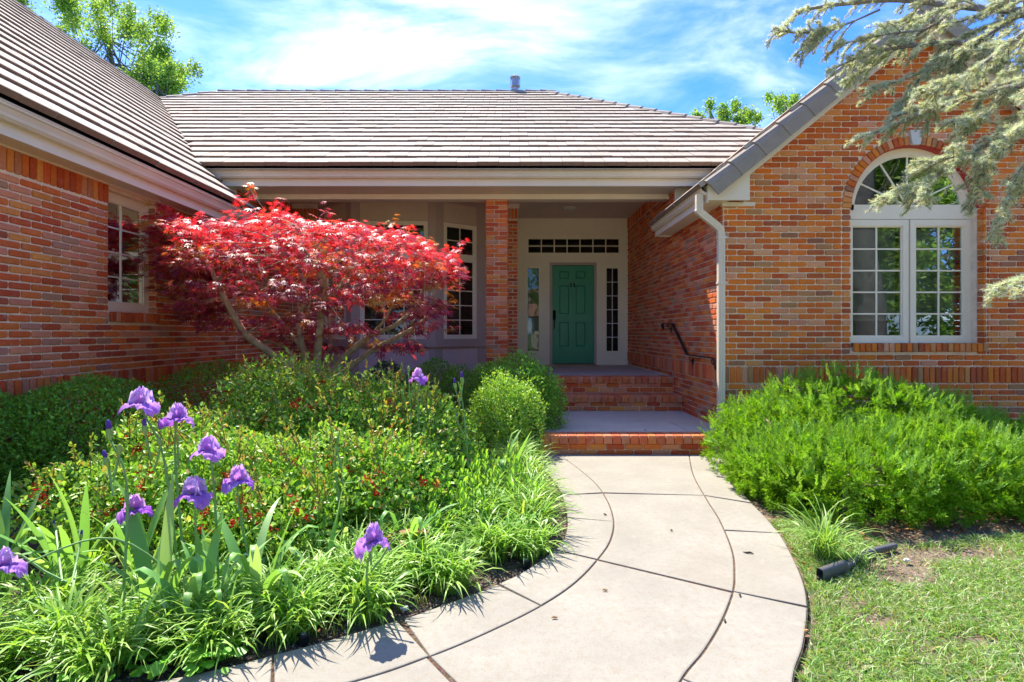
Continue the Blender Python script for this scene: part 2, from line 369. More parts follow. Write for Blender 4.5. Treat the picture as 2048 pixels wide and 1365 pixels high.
# grid of the bed with soft bumps: built as a fine sheet clipped against the walk
def inside(poly, X, Y):
    r = np.zeros(X.shape, bool); n = len(poly); j = n-1
    for i in range(n):
        xi, yi = poly[i]; xj, yj = poly[j]
        if yi != yj:
            c = ((yi > Y) != (yj > Y)) & (X < (xj-xi)*(Y-yi)/(yj-yi)+xi); r ^= c
        j = i
    return r
walk_poly = [(p.x, p.y) for p in S[0][::4]]+[(p.x, p.y) for p in S[3][::-4]]
sheet('flower_bed', e, -.034, M['mulch'])
lawn_e = [(p.x+.004, p.y) for p in S[3][::4]]+[(2.5, 6.1), (12, 6.1), (12, -3), (-3.2, -3)]
sheet('lawn_soil', lawn_e, -.034, M['drysoil'])
sheet('bounce_driveway', [(-14, -9), (12, -9), (12, -2.9), (-14, -2.9)], -.03, M['bounce_drive'])  # unseen pale sheet, added to bounce warm fill onto the shaded facades

# ------------------------------------------------------------------ the house
house = thing('house', (0, 8, 0), 'one storey orange red brick house with tiled roofs, deep porch and green front door', 'house')
HL = Vector(house.location)
def cells(x0, x1, z0, z1, holes):
    xs = sorted({x0, x1, *[min(max(h[i], x0), x1) for h in holes for i in (0, 1)]}); zs = sorted({z0, z1, *[min(max(h[i], z0), z1) for h in holes for i in (2, 3)]})
    for a, b in zip(xs[:-1], xs[1:]):
        run = None
        for c, d in zip(zs[:-1], zs[1:]):
            m = ((a+b)/2, (c+d)/2)
            if any(h[0] < m[0] < h[1] and h[2] < m[1] < h[3] for h in holes):
                if run: yield a, b, run[0], run[1]; run = None
            else: run = (run[0], d) if run else (c, d)
        if run: yield a, b, run[0], run[1]
def frameT(px, py, rot):                              # local: x along wall, y = outwards (towards viewer), z up
    c, s = math.cos(rot), math.sin(rot)
    return lambda x, y, z: (px+c*x+s*y, py+s*x-c*y, z)
# --- bricks
PAL_R = [((.74,.20,.022),30), ((.66,.14,.02),24), ((.50,.075,.018),17), ((.74,.32,.10),11), ((.40,.24,.11),7), ((.70,.36,.20),11), ((.38,.075,.03),7), ((.24,.13,.09),3)]
PAL_L = [((.72,.16,.026),22), ((.64,.10,.022),21), ((.50,.055,.02),15), ((.74,.30,.17),17), ((.60,.24,.13),12), ((.78,.28,.06),11), ((.42,.24,.16),6), ((.40,.08,.045),5)]
def pick(pal):
    r = random.uniform(0, sum(w for _, w in pal))
    for c, w in pal:
        r -= w
        if r <= 0: break
    j = random.uniform(.88, 1.12); mn = (.72, .205, .032) if pal is PAL_R else (.68, .18, .055); c = tuple(a*.72+b*.28 for a, b in zip(c, mn)); return (c[0]*j, c[1]*j*random.uniform(.92, 1.1), c[2]*j)
BR = []                                               # every brick: (centre, euler, w, h, colour, depth key)
def brick(T, rot, x, z, w, h, pal, out=.0, tilt=0.):
    BR.append((Vector(T(x, out, z)), (0, tilt, rot), w, h, pick(pal), out))
CH = .0677
def courses(T, rot, x0, x1, z0, z1, pal, ivs=None, zref=.938, bond=0., out=0., gap=.0135, soldiers=()):
    """ivs(z) gives the open x intervals of the course at z"""
    bands = []; z = zref
    while z > z0+.001: z -= CH
    while z < z1-.001:
        if not any(a-.005 < z+CH/2 < b+.005 for a, b in soldiers): bands.append((z, z+CH))
        z += CH
    for k, (a, b) in enumerate(bands):
        lo, hi = max(a, z0), min(b, z1)
        if hi-lo < .03: continue
        iv = ivs((lo+hi)/2) if ivs else [(x0, x1)]
        kk = round((a-zref)/CH)
        for ia, ib in iv:
            x = x0-.203+(.1015 if kk % 2 else 0)+bond+random.uniform(-.004, .004)
            while x < ib:
                p, q_ = max(x, ia), min(x+.203, ib)
                if q_-p > .035:
                    if 0: pass
                    brick(T, rot, (p+q_)/2, (lo+hi)/2+random.uniform(-.001, .001), q_-p-gap, hi-lo-gap, pal, out)
                x += .203
    for a, b in soldiers:
        if b <= z0 or a >= z1: continue
        for ia, ib in (ivs((a+b)/2) if ivs else [(x0, x1)]):
            n = max(1, round((ib-ia)/CH)); w = (ib-ia)/n
            for i in range(n): brick(T, rot, ia+w*(i+.5), (a+b)/2+random.uniform(-.002, .002), w-gap, b-a-gap, pal, out+.006)
SB = (.735, .938)
# left wing wall, faces +X ; local x = world Y
TL = frameT(-4.14, 0, R(90)); rotL = R(90)
wl0, wl1 = 5.38, 6.10; wz0, wz1 = 1.56, 2.80
def iv_left(z):
    if wz0-.115 < z < wz1+.05: return [(3.2, wl0), (wl1, 9.88)]
    return [(3.2, 9.88)]
top_sold = (2.645, 2.848)
courses(TL, rotL, 3.2, 7.9, -.06, 2.645, PAL_L, lambda z: [(a, min(b, 7.9)) for a, b in iv_left(z)], soldiers=(SB,))
courses(TL, rotL, 3.2, 7.9, 2.645, 2.85, PAL_L, lambda z: [(3.2, wl0), (wl1, 7.9)], soldiers=(top_sold,))
courses(TL, rotL, 7.9, 9.88, 0, 3.74, PAL_L, lambda z: [(7.9, 9.88)], soldiers=(SB, (3.52, 3.735)))
for i in range(11): brick(TL, rotL, wl0+.035+i*CH, 1.49, CH-.01, .105, PAL_L, .03)       # rowlock sill
# right wing front, faces camera
TR = frameT(0, 6.10, 0); XW0, XW1 = 3.94, 5.405; XC = (XW0+XW1)/2; ZC = 2.77; RW = (XW1-XW0)/2; ZS = 1.205
def rake_top(x): return 3.02+.815*((x if x < 4.67 else 9.34-x)-2.289)
def iv_right(z):
    a, b = 2.46, 6.88
    zz_ = z-(2.95-.02)
    if z > 2.85:                                      # gable: brick stops behind the rake board
        d = (z+.15-3.02)/.815+2.289; a = max(a, d); b = min(b, 9.34-d)
    if a >= b-.1: return []
    if ZS-.115 < z < ZC: return [(a, XW0-.11), (XW0-.11, XW0), (XW1, XW1+.11), (XW1+.11, b)]
    if z < ZS: return [(a, b)]
    r2 = RW+.115; h = z-ZC
    if h < r2: w = math.sqrt(r2*r2-h*h); return [(a, XC-w), (XC+w, b)]
    return [(a, b)]
courses(TR, 0, 2.46, 6.6, -.06, 4.8, PAL_R, iv_right, soldiers=(SB,), bond=.05)
nA = 38
for i in range(nA):
    th = math.pi*(i+.5)/nA
    if abs(th-math.pi/2) < .07: continue
    w = math.pi*(RW+.055)/nA
    brick(TR, 0, XC+math.cos(th)*(RW+.057), ZC+math.sin(th)*(RW+.057), w-.010, .105, PAL_R, .012, tilt=math.pi/2-th)
for i in range(23): brick(TR, 0, XW0+.035+i*CH, 1.155, CH-.01, .10, PAL_R, .045)          # rowlock sill
# window jamb returns (bricks seen in the reveal, turned into the wall)
for k in range(23):
    z = ZS+.034+k*CH
    brick(frameT(XW1, 6.10, R(-90)), R(-90), .052, z, .088, CH-.01, PAL_R, 0)
for k in range(18):
    z = wz0+.03+k*CH
    brick(frameT(-4.14, wl1, R(0)), 0, -.045, z, .08, CH-.01, PAL_L, 0)
# porch side wall, faces -X ; local x runs towards the camera (-Y)
TP = frameT(2.45, 11.1, R(-90)); rotP = R(-90); TPX = 11.1-6.10
def iv_porch(z):
    if z > 2.80: return [(0, 11.1-7.95)]
    if z < .206: return [(3.6, TPX-.012)]
    if z < .65: return [(3.1, TPX-.012)]
    return [(0, TPX-.012)]
courses(TP, rotP, 0, TPX, 0, 3.74, PAL_L, iv_porch, soldiers=(SB, (3.52, 3.735)), bond=.03)
# house front behind the bay: left stub and right stub
TF = frameT(0, 9.88, 0)
for a, b in ((-4.13, -3.66), (-.49, .11)):
    courses(TF, 0, a, b, .3 if a < -1 else .65, 3.735, PAL_L, lambda z, a=a, b=b: [(a, b)], soldiers=(SB, (3.47, 3.66)))
# wall cores in mortar
w = MB()
w.box(-4.5, -4.145, .5, wl0, -.2, 2.86); w.box(-4.5, -4.145, wl1, 7.9, -.2, 2.86); w.box(-4.5, -4.145, wl0, wl1, -.2, wz0-.001); w.box(-4.5, -4.145, wl0, wl1, wz1, 2.86)
w.box(-4.5, -4.145, 7.9, 10.2, -.2, 3.76); o = w.build('wall', M['mortar'], house)
w = MB(); n = 60; xs = [2.46+(6.88-2.46)*i/n for i in range(n+1)]
xs = sorted(set(xs+[XW0-.001, XW0, XW1, XW1+.001]+[XC-RW*math.cos(math.pi*i/40) for i in range(41)]))
for a, b in zip(xs[:-1], xs[1:]):
    m_ = (a+b)/2; t0, t1 = rake_top(a)-.05, rake_top(b)-.05
    def P4(z00, z01, z10, z11):
        vs = [(a, 6.105, z00), (b, 6.105, z10), (b, 6.105, z11), (a, 6.105, z01)]+[(a, 6.25, z00), (b, 6.25, z10), (b, 6.25, z11), (a, 6.25, z01)]
        w.add(vs, [(0,1,2,3), (7,6,5,4), (0,4,5,1), (3,2,6,7), (0,3,7,4), (1,5,6,2)])
    if XW0 <= m_ <= XW1:
        P4(-.2, ZS-.05, -.2, ZS-.05); g = lambda x: ZC+math.sqrt(max(0, RW*RW-(x-XC)**2)); P4(g(a), t0, g(b), t1)
    else: P4(-.2, t0, -.2, t1)
wall_r = w.build('wall', M['mortar'], house)
w = MB(); w.box(2.455, 2.7, 6.25, 7.9, -.2, 2.84); w.box(2.455, 2.7, 6.106, 6.25, -.2, 2.84); w.box(2.455, 2.7, 7.9, 11.4, -.2, 3.76); w.build('wall', M['mortar'], house)
for q_ in ((-4.14, -3.66, 9.886, 10.1, -.2, 3.76), (-.49, .108, 9.886, 10.1, -.2, 3.76), (-.1, .115, 10.1, 11.4, .6, 3.76)):
    w = MB(); w.box(*q_); w.build('wall', M['mortar'], house)
w = MB(); w.box(6.85, 7, 6.3, 14, -.2, 3.0); w.build('wall', M['mortar'], house)     # rest of the shell
w = MB(); w.box(-4.5, 6.85, 16.2, 16.4, -.2, 3.9); w.build('wall', M['mortar'], house)
# porch column: front, left and right faces
CX0, CX1, CY0 = -.405, -.068, 8.17
w = MB(); w.box(CX0+.006, CX1-.006, CY0+.006, CY0+.32, .2, 3.42); colm = w.build('column', M['mortar'], house)
Tc = frameT(0, CY0, 0)
k = 0; z = .2
while z < 3.39:
    a, b = (CX0, CX0+.203) if k % 2 else (CX0, CX0+.13)
    brick(Tc, 0, (a+b)/2, z+CH/2, b-a-.01, CH-.01, PAL_L); brick(Tc, 0, (b+CX1)/2, z+CH/2, CX1-b-.01, CH-.01, PAL_L)
    for rr, px in ((R(90), CX1), (R(-90), CX0)):
        Ts = frameT(px, CY0 if rr > 0 else CY0+.32, rr)
        brick(Ts, rr, .10, z+CH/2, .19, CH-.01, PAL_L); brick(Ts, rr, .26, z+CH/2, .11, CH-.01, PAL_L)
    z += CH; k += 1
# --- brick objects: largest on screen become parts, rest joined
hide = [(250, 640, 420, 720), (0, 740, 540, 1000), (1400, 800, 2048, 1000), (1850, 0, 2048, 300)]
def scr(p): return VX+p.x*F/p.y, VY-(p.z-EYE)*F/p.y
def bscore(b):
    p = b[0]; u, v = scr(p)
    if not (0 < u < 2048 and 0 < v < 1365) or p.y < 1: return 0
    if any(h[0] < u < h[2] and h[1] < v < h[3] for h in hide): return 0
    r = b[1][2]; nrm = Vector((math.sin(r), -math.cos(r), 0)); vw = (Vector((0, 0, EYE))-p).normalized()
    return (b[2]*b[3])*(F/p.y)**2*max(0, nrm.dot(vw))
def brick_verts(w, h, sd=0, p=.009):
    rr = random.Random(sd); c = .009
    def ring(y, ins):
        a, b = w/2-ins, h/2-ins; o = []
        for x, z in ((-a+c, -b), (a-c, -b), (a, -b+c), (a, b-c), (a-c, b), (-a+c, b), (-a, b-c), (-a, -b+c)):
            o.append((x+rr.uniform(-.0015, .0015), y+rr.uniform(-.001, .001), z+rr.uniform(-.0015, .0015)))
        return o
    vs = ring(.02, 0)+ring(-p+.006, 0)+ring(-p, .005)
    fs = [(k*8+i, k*8+(i+1) % 8, (k+1)*8+(i+1) % 8, (k+1)*8+i) for k in (0, 1) for i in range(8)]+[tuple(range(16, 24))]
    return vs, fs
cache = {}
def brick_objs(BR, parent, limit, name='brick', mats=('brick', 'brick_mass')):
    sc = sorted(range(len(BR)), key=lambda i: -bscore(BR[i])); top = set(i for i in sc[:limit] if bscore(BR[i]) > 0)
    off = root_loc(parent); mb = MB()
    for i, (p, e_, w, h, c, out) in enumerate(BR):
        if i in top:
            key = (name, round(w, 2), round(h, 3), i % 3)
            if key not in cache:
                vs, fs = brick_verts(round(w, 3), h, i); me = bpy.data.meshes.new(name); me.from_pydata(vs, [], fs); me.materials.append(M[mats[0]]); cache[key] = me
            o = link(cache[key], name, parent); o.location = p-off; o.rotation_euler = e_; o.color = (*c, 1)
        else:
            vs, fs = brick_verts(w, h, i); m4 = Matrix.Rotation(e_[2], 3, 'Z') @ Matrix.Rotation(e_[1], 3, 'Y')
            mb.add([p+m4 @ Vector(v) for v in vs], fs, c)
    if mb.v: mb.build(name+'work' if name == 'brick' else name+'_rest', M[mats[1]], parent, kind='stuff')
brick_objs(BR, house, 300)

# --- roofs
TILEC = [(.41,.345,.255), (.39,.32,.235), (.435,.365,.275), (.37,.305,.225), (.42,.34,.245)]
TW, TE, TT = .305, .33, .055
MS = .65; ZE = 3.705; YE = 7.56                       # main roof: slope, eave height, eave line
def main_z(y): return ZE+MS*(y-YE)
LS = .823; XE = -3.72; ZL = 3.04
def left_z(x): return ZL+LS*(XE-x)
XR_E = 2.13; ZR_E = 2.93
def right_z(x): return rake_top(x)-.03
tiles = []
def tile_grid(O, A, Sd, n_s, a0, a1, keep):
    O, A, Sd = Vector(O), Vector(A).normalized(), Vector(Sd).normalized(); Nn = A.cross(Sd)
    if Nn.z < 0: Nn = -Nn
    for k in range(n_s):
        a = a0+(TW/2 if k % 2 else 0)
        while a < a1:
            c = O+A*(a+TW/2)+Sd*(k*TE+TE/2)
            if keep(c): tiles.append((O+A*(a+TW/2)+Sd*(k*TE+random.uniform(-.004, .004)), A, Sd, Nn, random.choice(TILEC), k))
            a += TW
sm = Vector((0, 1, MS)).normalized(); nmain = int((12.98-YE)/sm.y/TE)+1
hipR = lambda y: .807+(12.98-y)                       # right hip
hipL = lambda y: -7.23-(12.98-y)
tile_grid((0, YE, ZE), (1, 0, 0), sm, nmain, -13.0, 8.2, lambda c: hipL(c.y)-.05 < c.x < hipR(c.y)+.05 and c.y < 13.02 and (c.z > left_z(c.x)-.06 or c.x > XE) and (c.z > right_z(c.x)-.05 or c.x < XR_E) and (c.x > -4.6 or c.z > left_z(c.x)-.06) and c.x < 6.9)
n_main = len(tiles)
sl = Vector((-1, 0, LS)).normalized(); nl = int((8.21+XE)/abs(sl.x)/TE)+1
tile_grid((XE, 0, ZL), (0, 1, 0), sl, nl, 1.5, 12.6, lambda c: (c.z > main_z(c.y)-.02 or c.y < YE+.02))
n_left = len(tiles)
sr = Vector((1, 0, .815)).normalized()
tile_grid((XR_E, 0, ZR_E), (0, 1, 0), sr, 10, 5.87, 9.6, lambda c: c.x < 4.7 and (c.z > main_z(c.y)-.02 or c.y < 8.0))
roof_m = MB(); roof_m.add([(-8.3, YE+.01, ZE-.03), (7.2, YE+.01, ZE-.03), (.807, 12.98, main_z(12.98)-.03), (-7.23, 12.98, main_z(12.98)-.03), (-12.6, YE+.01, ZE-.03),
    (.807, 12.98, main_z(12.98)-.03), (7.2, 18.4, ZE-.03), (-12.6, 18.4, ZE-.03), (-7.23, 12.98, main_z(12.98)-.03)], [(0, 1, 2, 3, 4), (5, 6, 7, 8), (1, 6, 5), (4, 3, 7)])
roof_main = roof_m.build('roof', M['drip'], house)
r2 = MB(); r2.add([(XE-.02, .5, ZL-.02), (XE-.02, YE, ZL-.02), (-4.6, YE, left_z(-4.6)-.03), (-8.21, 12.2, left_z(-8.21)-.03), (-8.21, .5, left_z(-8.21)-.03), (-13, .5, 2.8), (-13, 14, 2.8), (-8.21, 14, left_z(-8.21)-.03)],
    [(0, 1, 2, 3, 4), (4, 3, 7, 6, 5)]); roof_left = r2.build('roof', M['drip'], house)
r3 = MB(); r3.add([(XR_E+.02, 5.93, ZR_E-.02), (4.67, 5.93, 4.93), (4.67, 10.5, 4.93), (3.4, 8.05, rake_top(3.4)-.06), (XR_E+.02, 8.05, ZR_E-.02), (7.2, 5.93, 2.86), (7.2, 12, 2.86), (4.67, 12, 4.93)],
    [(0, 1, 2, 3, 4), (1, 5, 6, 7, 2)]); roof_right = r3.build('roof', M['drip'], house)
def tile_tv(w=TW-.005, L=TE+.06, t=TT):
    return [(-w/2, 0, .026), (w/2, 0, .026), (w/2, 0, .026+t), (-w/2, 0, .026+t), (-w/2, .012, .03+t), (w/2, .012, .03+t), (-w/2, L, -.004), (w/2, L, -.004), (-w/2, L, t-.004), (w/2, L, t-.004)]
BUTT_SHADE = (.20, .135, .09)  # butt colour of the joined tiles, shade painted in as well
tile_tf = [(0,1,2,3), (3,2,5,4), (4,5,9,8), (0,3,8,6), (1,7,9,2), (0,6,7,1)]
def tsc(t):
    p = t[0]; u, v = scr(p)
    if p.y < 2 or not (-20 < u < 2068 and -20 < v < 1365) : return 0
    vw = (Vector((0, 0, EYE))-p).normalized(); return (F/p.y)**2*abs(t[3].dot(vw))
order = sorted(range(len(tiles)), key=lambda i: -tsc(tiles[i])); top = set(order[:300])
tme = bpy.data.meshes.new('roof_tile'); tme.from_pydata(tile_tv(), [], tile_tf); tme.materials.append(M['tile']); tme.materials.append(M['tile_butt_shade']); tme.polygons[0].material_index = 1
mass = {0: MB(), 1: MB(), 2: MB()}
for i, (p, A, Sd, Nn, c, k) in enumerate(tiles):
    g = 0 if i < n_main else 1 if i < n_left else 2; par = (roof_main, roof_left, roof_right)[g]
    j = random.uniform(.93, 1.07); c = tuple(x*j for x in c); p = p+Nn*random.uniform(-.002, .003)
    Xa = A if A.cross(Sd).dot(Nn) > 0 else -A
    if i in top:
        o = link(tme, 'roof_tile', par); m3 = Matrix((Xa, Sd, Nn)).transposed(); o.location = p-HL; o.rotation_euler = m3.to_euler(); o.color = (*c, 1)
    else:
        vv = [p+Xa*a+Sd*b+Nn*d for a, b, d in tile_tv()]; mass[g].add(vv, tile_tf[1:], c); mass[g].add([x-Sd*.0004 for x in vv[:4]], [(0,1,2,3)], BUTT_SHADE)
for g, par in enumerate((roof_main, roof_left, roof_right)):
    if mass[g].v: mass[g].build('roof_tiling', M['tile_mass'], par, kind='stuff')
# hip, ridge and rake cap tiles
def caps(p0, p1, par, L=.36, r=.10, prof=None, name='ridge_tile', sd=None, up=(0, 0, 1), lift=.03, mat='tile'):
    p0, p1 = Vector(p0), Vector(p1); d = (p1-p0).normalized(); n = max(1, int((p1-p0).length/L))
    prof = prof or [(-r, -.03), (-r*.72, .035), (-r*.25, .062), (r*.25, .062), (r*.72, .035), (r, -.03), (r*.8, -.03), (0, .035), (-r*.8, -.03)]
    me = None; off = root_loc(par)
    mb = MB(); mb.sweep([(0, 0, 0), d*(L+.04)], prof, up=up, scale=[1.08, .96]); zz0 = [Vector(v) for v in mb.v]
    nrm = Vector((0, 0, 1)); tiltv = nrm*.02
    mb.v = [v+(tiltv*(1-(v.dot(d))/(L+.04))) for v in zz0]
    me = bpy.data.meshes.new(name); me.from_pydata([tuple(v) for v in mb.v], [], mb.f); me.materials.append(M[mat])
    for i in range(n+1):
        o = link(me, name, par); o.location = p0+d*(i*L)+Vector((0, 0, lift))-off; c = random.choice(TILEC); j = random.uniform(.68, .82); o.color = (c[0]*j, c[1]*j, c[2]*j, 1)
zr = main_z(12.98)
caps((-7.23, 12.98, zr), (.807, 12.98, zr), roof_main)
caps((6.2, 12.98-5.4, zr-5.4*MS), (.95, 12.84, zr-.14*MS), roof_main)
caps((-9.4, 12.98-2.17, zr-2.17*MS), (-7.35, 12.86, zr-.12*MS), roof_main)
caps((-8.21, 3.0, left_z(-8.21)), (-8.21, 11.8, left_z(-8.21)), roof_left, lift=.015, r=.08)
# valley flashing
v = MB(); v.sweep([(-4.58, YE, ZE+.02), (-8.2, 12.2, main_z(12.2)+.03)], [(-.03, 0), (.03, 0), (.03, .012), (-.03, .012)]); v.build('valley_flashing', M['zinc'], roof_left)
# rake tiles on the gable: half round top with a flat apron on the face
rp = [(-.11, .01), (-.075, .062), (-.03, .085), (.025, .085), (.065, .06), (.088, .01), (.092, -.125), (.074, -.125), (.07, -.01), (.02, .06), (-.05, .04)]
dr = Vector((1, 0, .815)).normalized()
caps((2.20, 5.90, rake_top(2.20)-.01), (4.62, 5.90, rake_top(4.62)-.01), roof_right, L=.345, prof=rp, name='rake_tile', lift=.0)
rpm = [(-a, b) for a, b in rp][::-1]
caps((7.0, 5.90, rake_top(7.0)-.01), (4.72, 5.90, rake_top(4.72)-.01), roof_right, L=.345, prof=rpm, name='rake_tile', lift=.0)
# --- eaves
gprof = [(0, 0), (.055, 0), (.075, .022), (.078, .045), (.098, .082), (.112, .09), (.112, .112), (.122, .112), (.122, .118), (.100, .118), (.100, .10), (.07, .05), (.0, .012)]
def gutter(a, b, nm='gutter'):
    mb = MB(); mb.sweep([a, b], gprof); o = mb.build(nm, M['gutter'], house)
    return o
gutter((-4.42, 7.70, 3.58), (3.0, 7.70, 3.58)); 
gutter((-3.84, .6, 2.915), (-3.84, 7.62, 2.915)); gutter((2.22, 8.07, 2.885), (2.22, 5.93, 2.885))
f = MB(); f.box(-4.42, 3.3, 7.70, 7.73, 3.48, 3.70); fo = f.build('fascia', M['fascia'], house)
f = MB(); f.box(-4.16, 2.44, 7.73, 8.16, 3.478, 3.50); f.build('soffit', M['fascia'], house)
f = MB(); f.box(-4.13, 2.44, 8.16, 8.30, 3.44, 3.76); f.box(-4.13, 2.44, 8.145, 8.315, 3.40, 3.44); f.build('beam', M['fascia'], house)
f = MB(); f.box(-4.13, 2.44, 8.3, 11.3, 3.75, 3.78); f.build('ceiling', M['ceiling'], house)
f = MB(); f.box(-4.3, 3.3, 7.60, 7.74, 3.702, 3.712); f.build('drip_edge', M['drip'], house)
f = MB(); f.box(-3.87, -3.84, .6, 7.62, 2.82, 3.03); f.build('fascia', M['fascia'], house)
f = MB(); f.box(-4.138, -3.87, .6, 7.9, 2.85, 2.87); f.box(-4.138, -4.115, .6, 7.9, 2.835, 2.85); f.build('soffit', M['fascia'], house)
f = MB(); f.box(-3.85, -3.76, .6, 7.62, 3.033, 3.041); f.build('drip_edge', M['drip'], house)
f = MB(); f.box(2.20, 2.225, 5.93, 8.07, 2.80, 2.985); f.build('fascia', M['fascia'], house)
f = MB(); f.box(2.225, 2.448, 5.93, 8.07, 2.818, 2.835); f.box(2.225, 2.448, 8.05, 8.07, 2.80, 3.0); f.box(2.42, 2.80, 6.04, 6.094, 2.785, 2.83); f.build('soffit', M['fascia'], house)
# rake board with boxed return
f = MB(); P_ = [(2.20, 2.817), (2.674, 2.817), (2.674, 3.102), (4.67, 3.102+.815*1.996), (6.666, 3.102), (6.666, 2.817), (7.14, 2.817), (7.14, 2.985), (7.05, rake_top(7.05)), (4.67, rake_top(4.67)), (2.289, 3.02), (2.20, 2.985)]
f.prism([(x, 5.90, z) for x, z in P_[:4]+P_[9:]], (0, .03, 0)); f.prism([(x, 5.90, z) for x, z in P_[3:10]], (0, .03, 0))
f.build('rake_board', M['fascia'], house)
f = MB(); f.prism([(2.674, 5.93, 3.107), (4.67, 5.93, 3.102+.815*1.996+.005), (4.67, 5.93, 3.102+.815*1.996+.02), (2.674, 5.93, 3.122)], (0, .168, 0)); f.box(2.64, 2.672, 5.93, 6.098, 2.82, 3.11); f.build('soffit', M['fascia'], house)
# downspouts
def dsp(pts, nm='downspout', straps=()):
    mb = MB(); mb.sweep(spline(pts, n=5), [(-.038, -.028), (-.02, -.028), (-.014, -.022), (-.006, -.028), (.006, -.028), (.014, -.022), (.02, -.028), (.038, -.028), (.038, .028), (-.038, .028)], up=(0, 1, 0)); o = mb.build(nm, M['gutter'], house)
    for p in straps:
        s_ = MB(); s_.box(p[0]-.045, p[0]+.06, p[1]-.034, p[1]+.034, p[2]-.012, p[2]+.012); s_.build('strap', M['gutter'], o)
    return o
dsp([(2.135, 5.99, 2.90), (2.135, 5.99, 2.74), (2.145, 5.99, 2.70), (2.36, 6.02, 2.54), (2.395, 6.03, 2.48), (2.40, 6.03, 2.3), (2.40, 6.03, 1.2), (2.40, 6.03, .2)], straps=[(2.40, 6.03, 1.9), (2.40, 6.03, .42), (2.40, 6.03, 2.42)])
dsp([(-4.30, 7.64, 3.60), (-4.30, 7.64, 3.50), (-4.30, 7.64, 3.38), (-4.30, 7.64, 3.30)])
# vent pipe
vp = MB(); vy = 12.98; vx = (1031-VX)*vy/F
vp.tube([(vx, vy, zr-.1), (vx, vy, zr+.16)], .075, 12); vp.tube([(vx, vy, zr+.16), (vx, vy, zr+.175), (vx, vy, zr+.2)], [.09, .13, .12], 12); vo = vp.build('vent_pipe', M['zinc'], house)
for i in range(9):
    a = 2*math.pi*i/9; b_ = MB(); b_.box(vx+.115*math.cos(a)-.008, vx+.115*math.cos(a)+.008, vy+.115*math.sin(a)-.008, vy+.115*math.sin(a)+.008, zr+.2, zr+.40); b_.build('vent_slat', M['zinc'], vo)
c_ = MB(); c_.tube([(vx, vy, zr+.2), (vx, vy, zr+.4)], .085, 12); c_.tube([(vx, vy, zr+.395), (vx, vy, zr+.41), (vx, vy, zr+.43)], [.125, .135, .10], 12); c_.build('vent_cap', M['zinc'], vo)

# ------------------------------------------------------------------ windows
def window(T, x0, x1, z0, z1, sash, y=0., dep=.05, fr=None, mat='win', parent=house, mw=.016, blind=None, interior=.9, name='window', mmat='win'):
    """sash: list of (xa, xb, za, zb, cols, rows) glass areas"""
    mb = MB()
    for a, b, c, d in cells(x0, x1, z0, z1, sash): mb.box(a, b, y-dep, y, c, d, T=T)
    for xa, xb, za, zb, c_, r_ in sash:               # inner bead, a little behind
        for a, b, c, d in cells(xa, xb, za, zb, [(xa+.014, xb-.014, za+.014, zb-.014)]): mb.box(a, b, y-dep, y-.014, c, d, T=T)
    fo_ = mb.build(name, M[mat], parent)
    mu = MB(); any_m = False
    for xa, xb, za, zb, nc, nr in sash:
        xa, xb, za, zb = xa+.014, xb-.014, za+.014, zb-.014
        for i in range(1, nc): mx_ = xa+(xb-xa)*i/nc; mu.box(mx_-mw/2, mx_+mw/2, y-.036, y-.020, za, zb, T=T); any_m = True
        for j in range(1, nr): mz = za+(zb-za)*j/nr; mu.box(xa, xb, y-.0355, y-.0205, mz-mw/2, mz+mw/2, T=T); any_m = True
        for i in range(nc):
            for j in range(nr):
                p = MB(); p.box(xa+(xb-xa)*i/nc, xa+(xb-xa)*(i+1)/nc, y-.0315, y-.0285, za+(zb-za)*j/nr, za+(zb-za)*(j+1)/nr, T=T)
                p.build('pane', M['glass'], fo_)
        if blind:
            bl = MB(); zt, zb_ = zb-.01, max(za, zb-blind*(zb-za)); k = zt
            while k > zb_: bl.add([T(xa, y-.10, k), T(xb, y-.10, k), T(xb, y-.115, k-.024), T(xa, y-.115, k-.024)], [(0, 1, 2, 3)]); k -= .026
            bl.build('blind', M['blind'], fo_, kind='stuff')
    if any_m: mu.build('muntin', M[mmat], fo_)
    it = MB(); x_0, x_1 = x0+.01, x1-.01; D_ = -interior
    for (A_, B_, C_, E_) in (((x_0, D_, z0+.01), (x_1, D_, z0+.01), (x_1, D_, z1-.01), (x_0, D_, z1-.01)), ((x_0, D_, z0+.01), (x_0, y-dep-.001, z0+.01), (x_0, y-dep-.001, z1-.01), (x_0, D_, z1-.01)),
        ((x_1, D_, z0+.01), (x_1, y-dep-.001, z0+.01), (x_1, y-dep-.001, z1-.01), (x_1, D_, z1-.01)), ((x_0, D_, z0+.01), (x_1, D_, z0+.01), (x_1, y-dep-.001, z0+.01), (x_0, y-dep-.001, z0+.01)), ((x_0, D_, z1-.01), (x_1, D_, z1-.01), (x_1, y-dep-.001, z1-.01), (x_0, y-dep-.001, z1-.01))):
        it.add([T(*A_), T(*B_), T(*C_), T(*E_)], [(0, 1, 2, 3)])
    it.build('interior', M['dark'], fo_); return fo_
# left wing window
window(TL, wl0-.06, wl1, wz0, wz1, [(wl0-.01, wl1-.085, wz0+.085, wz1-.085, 2, 4)], y=-.075)
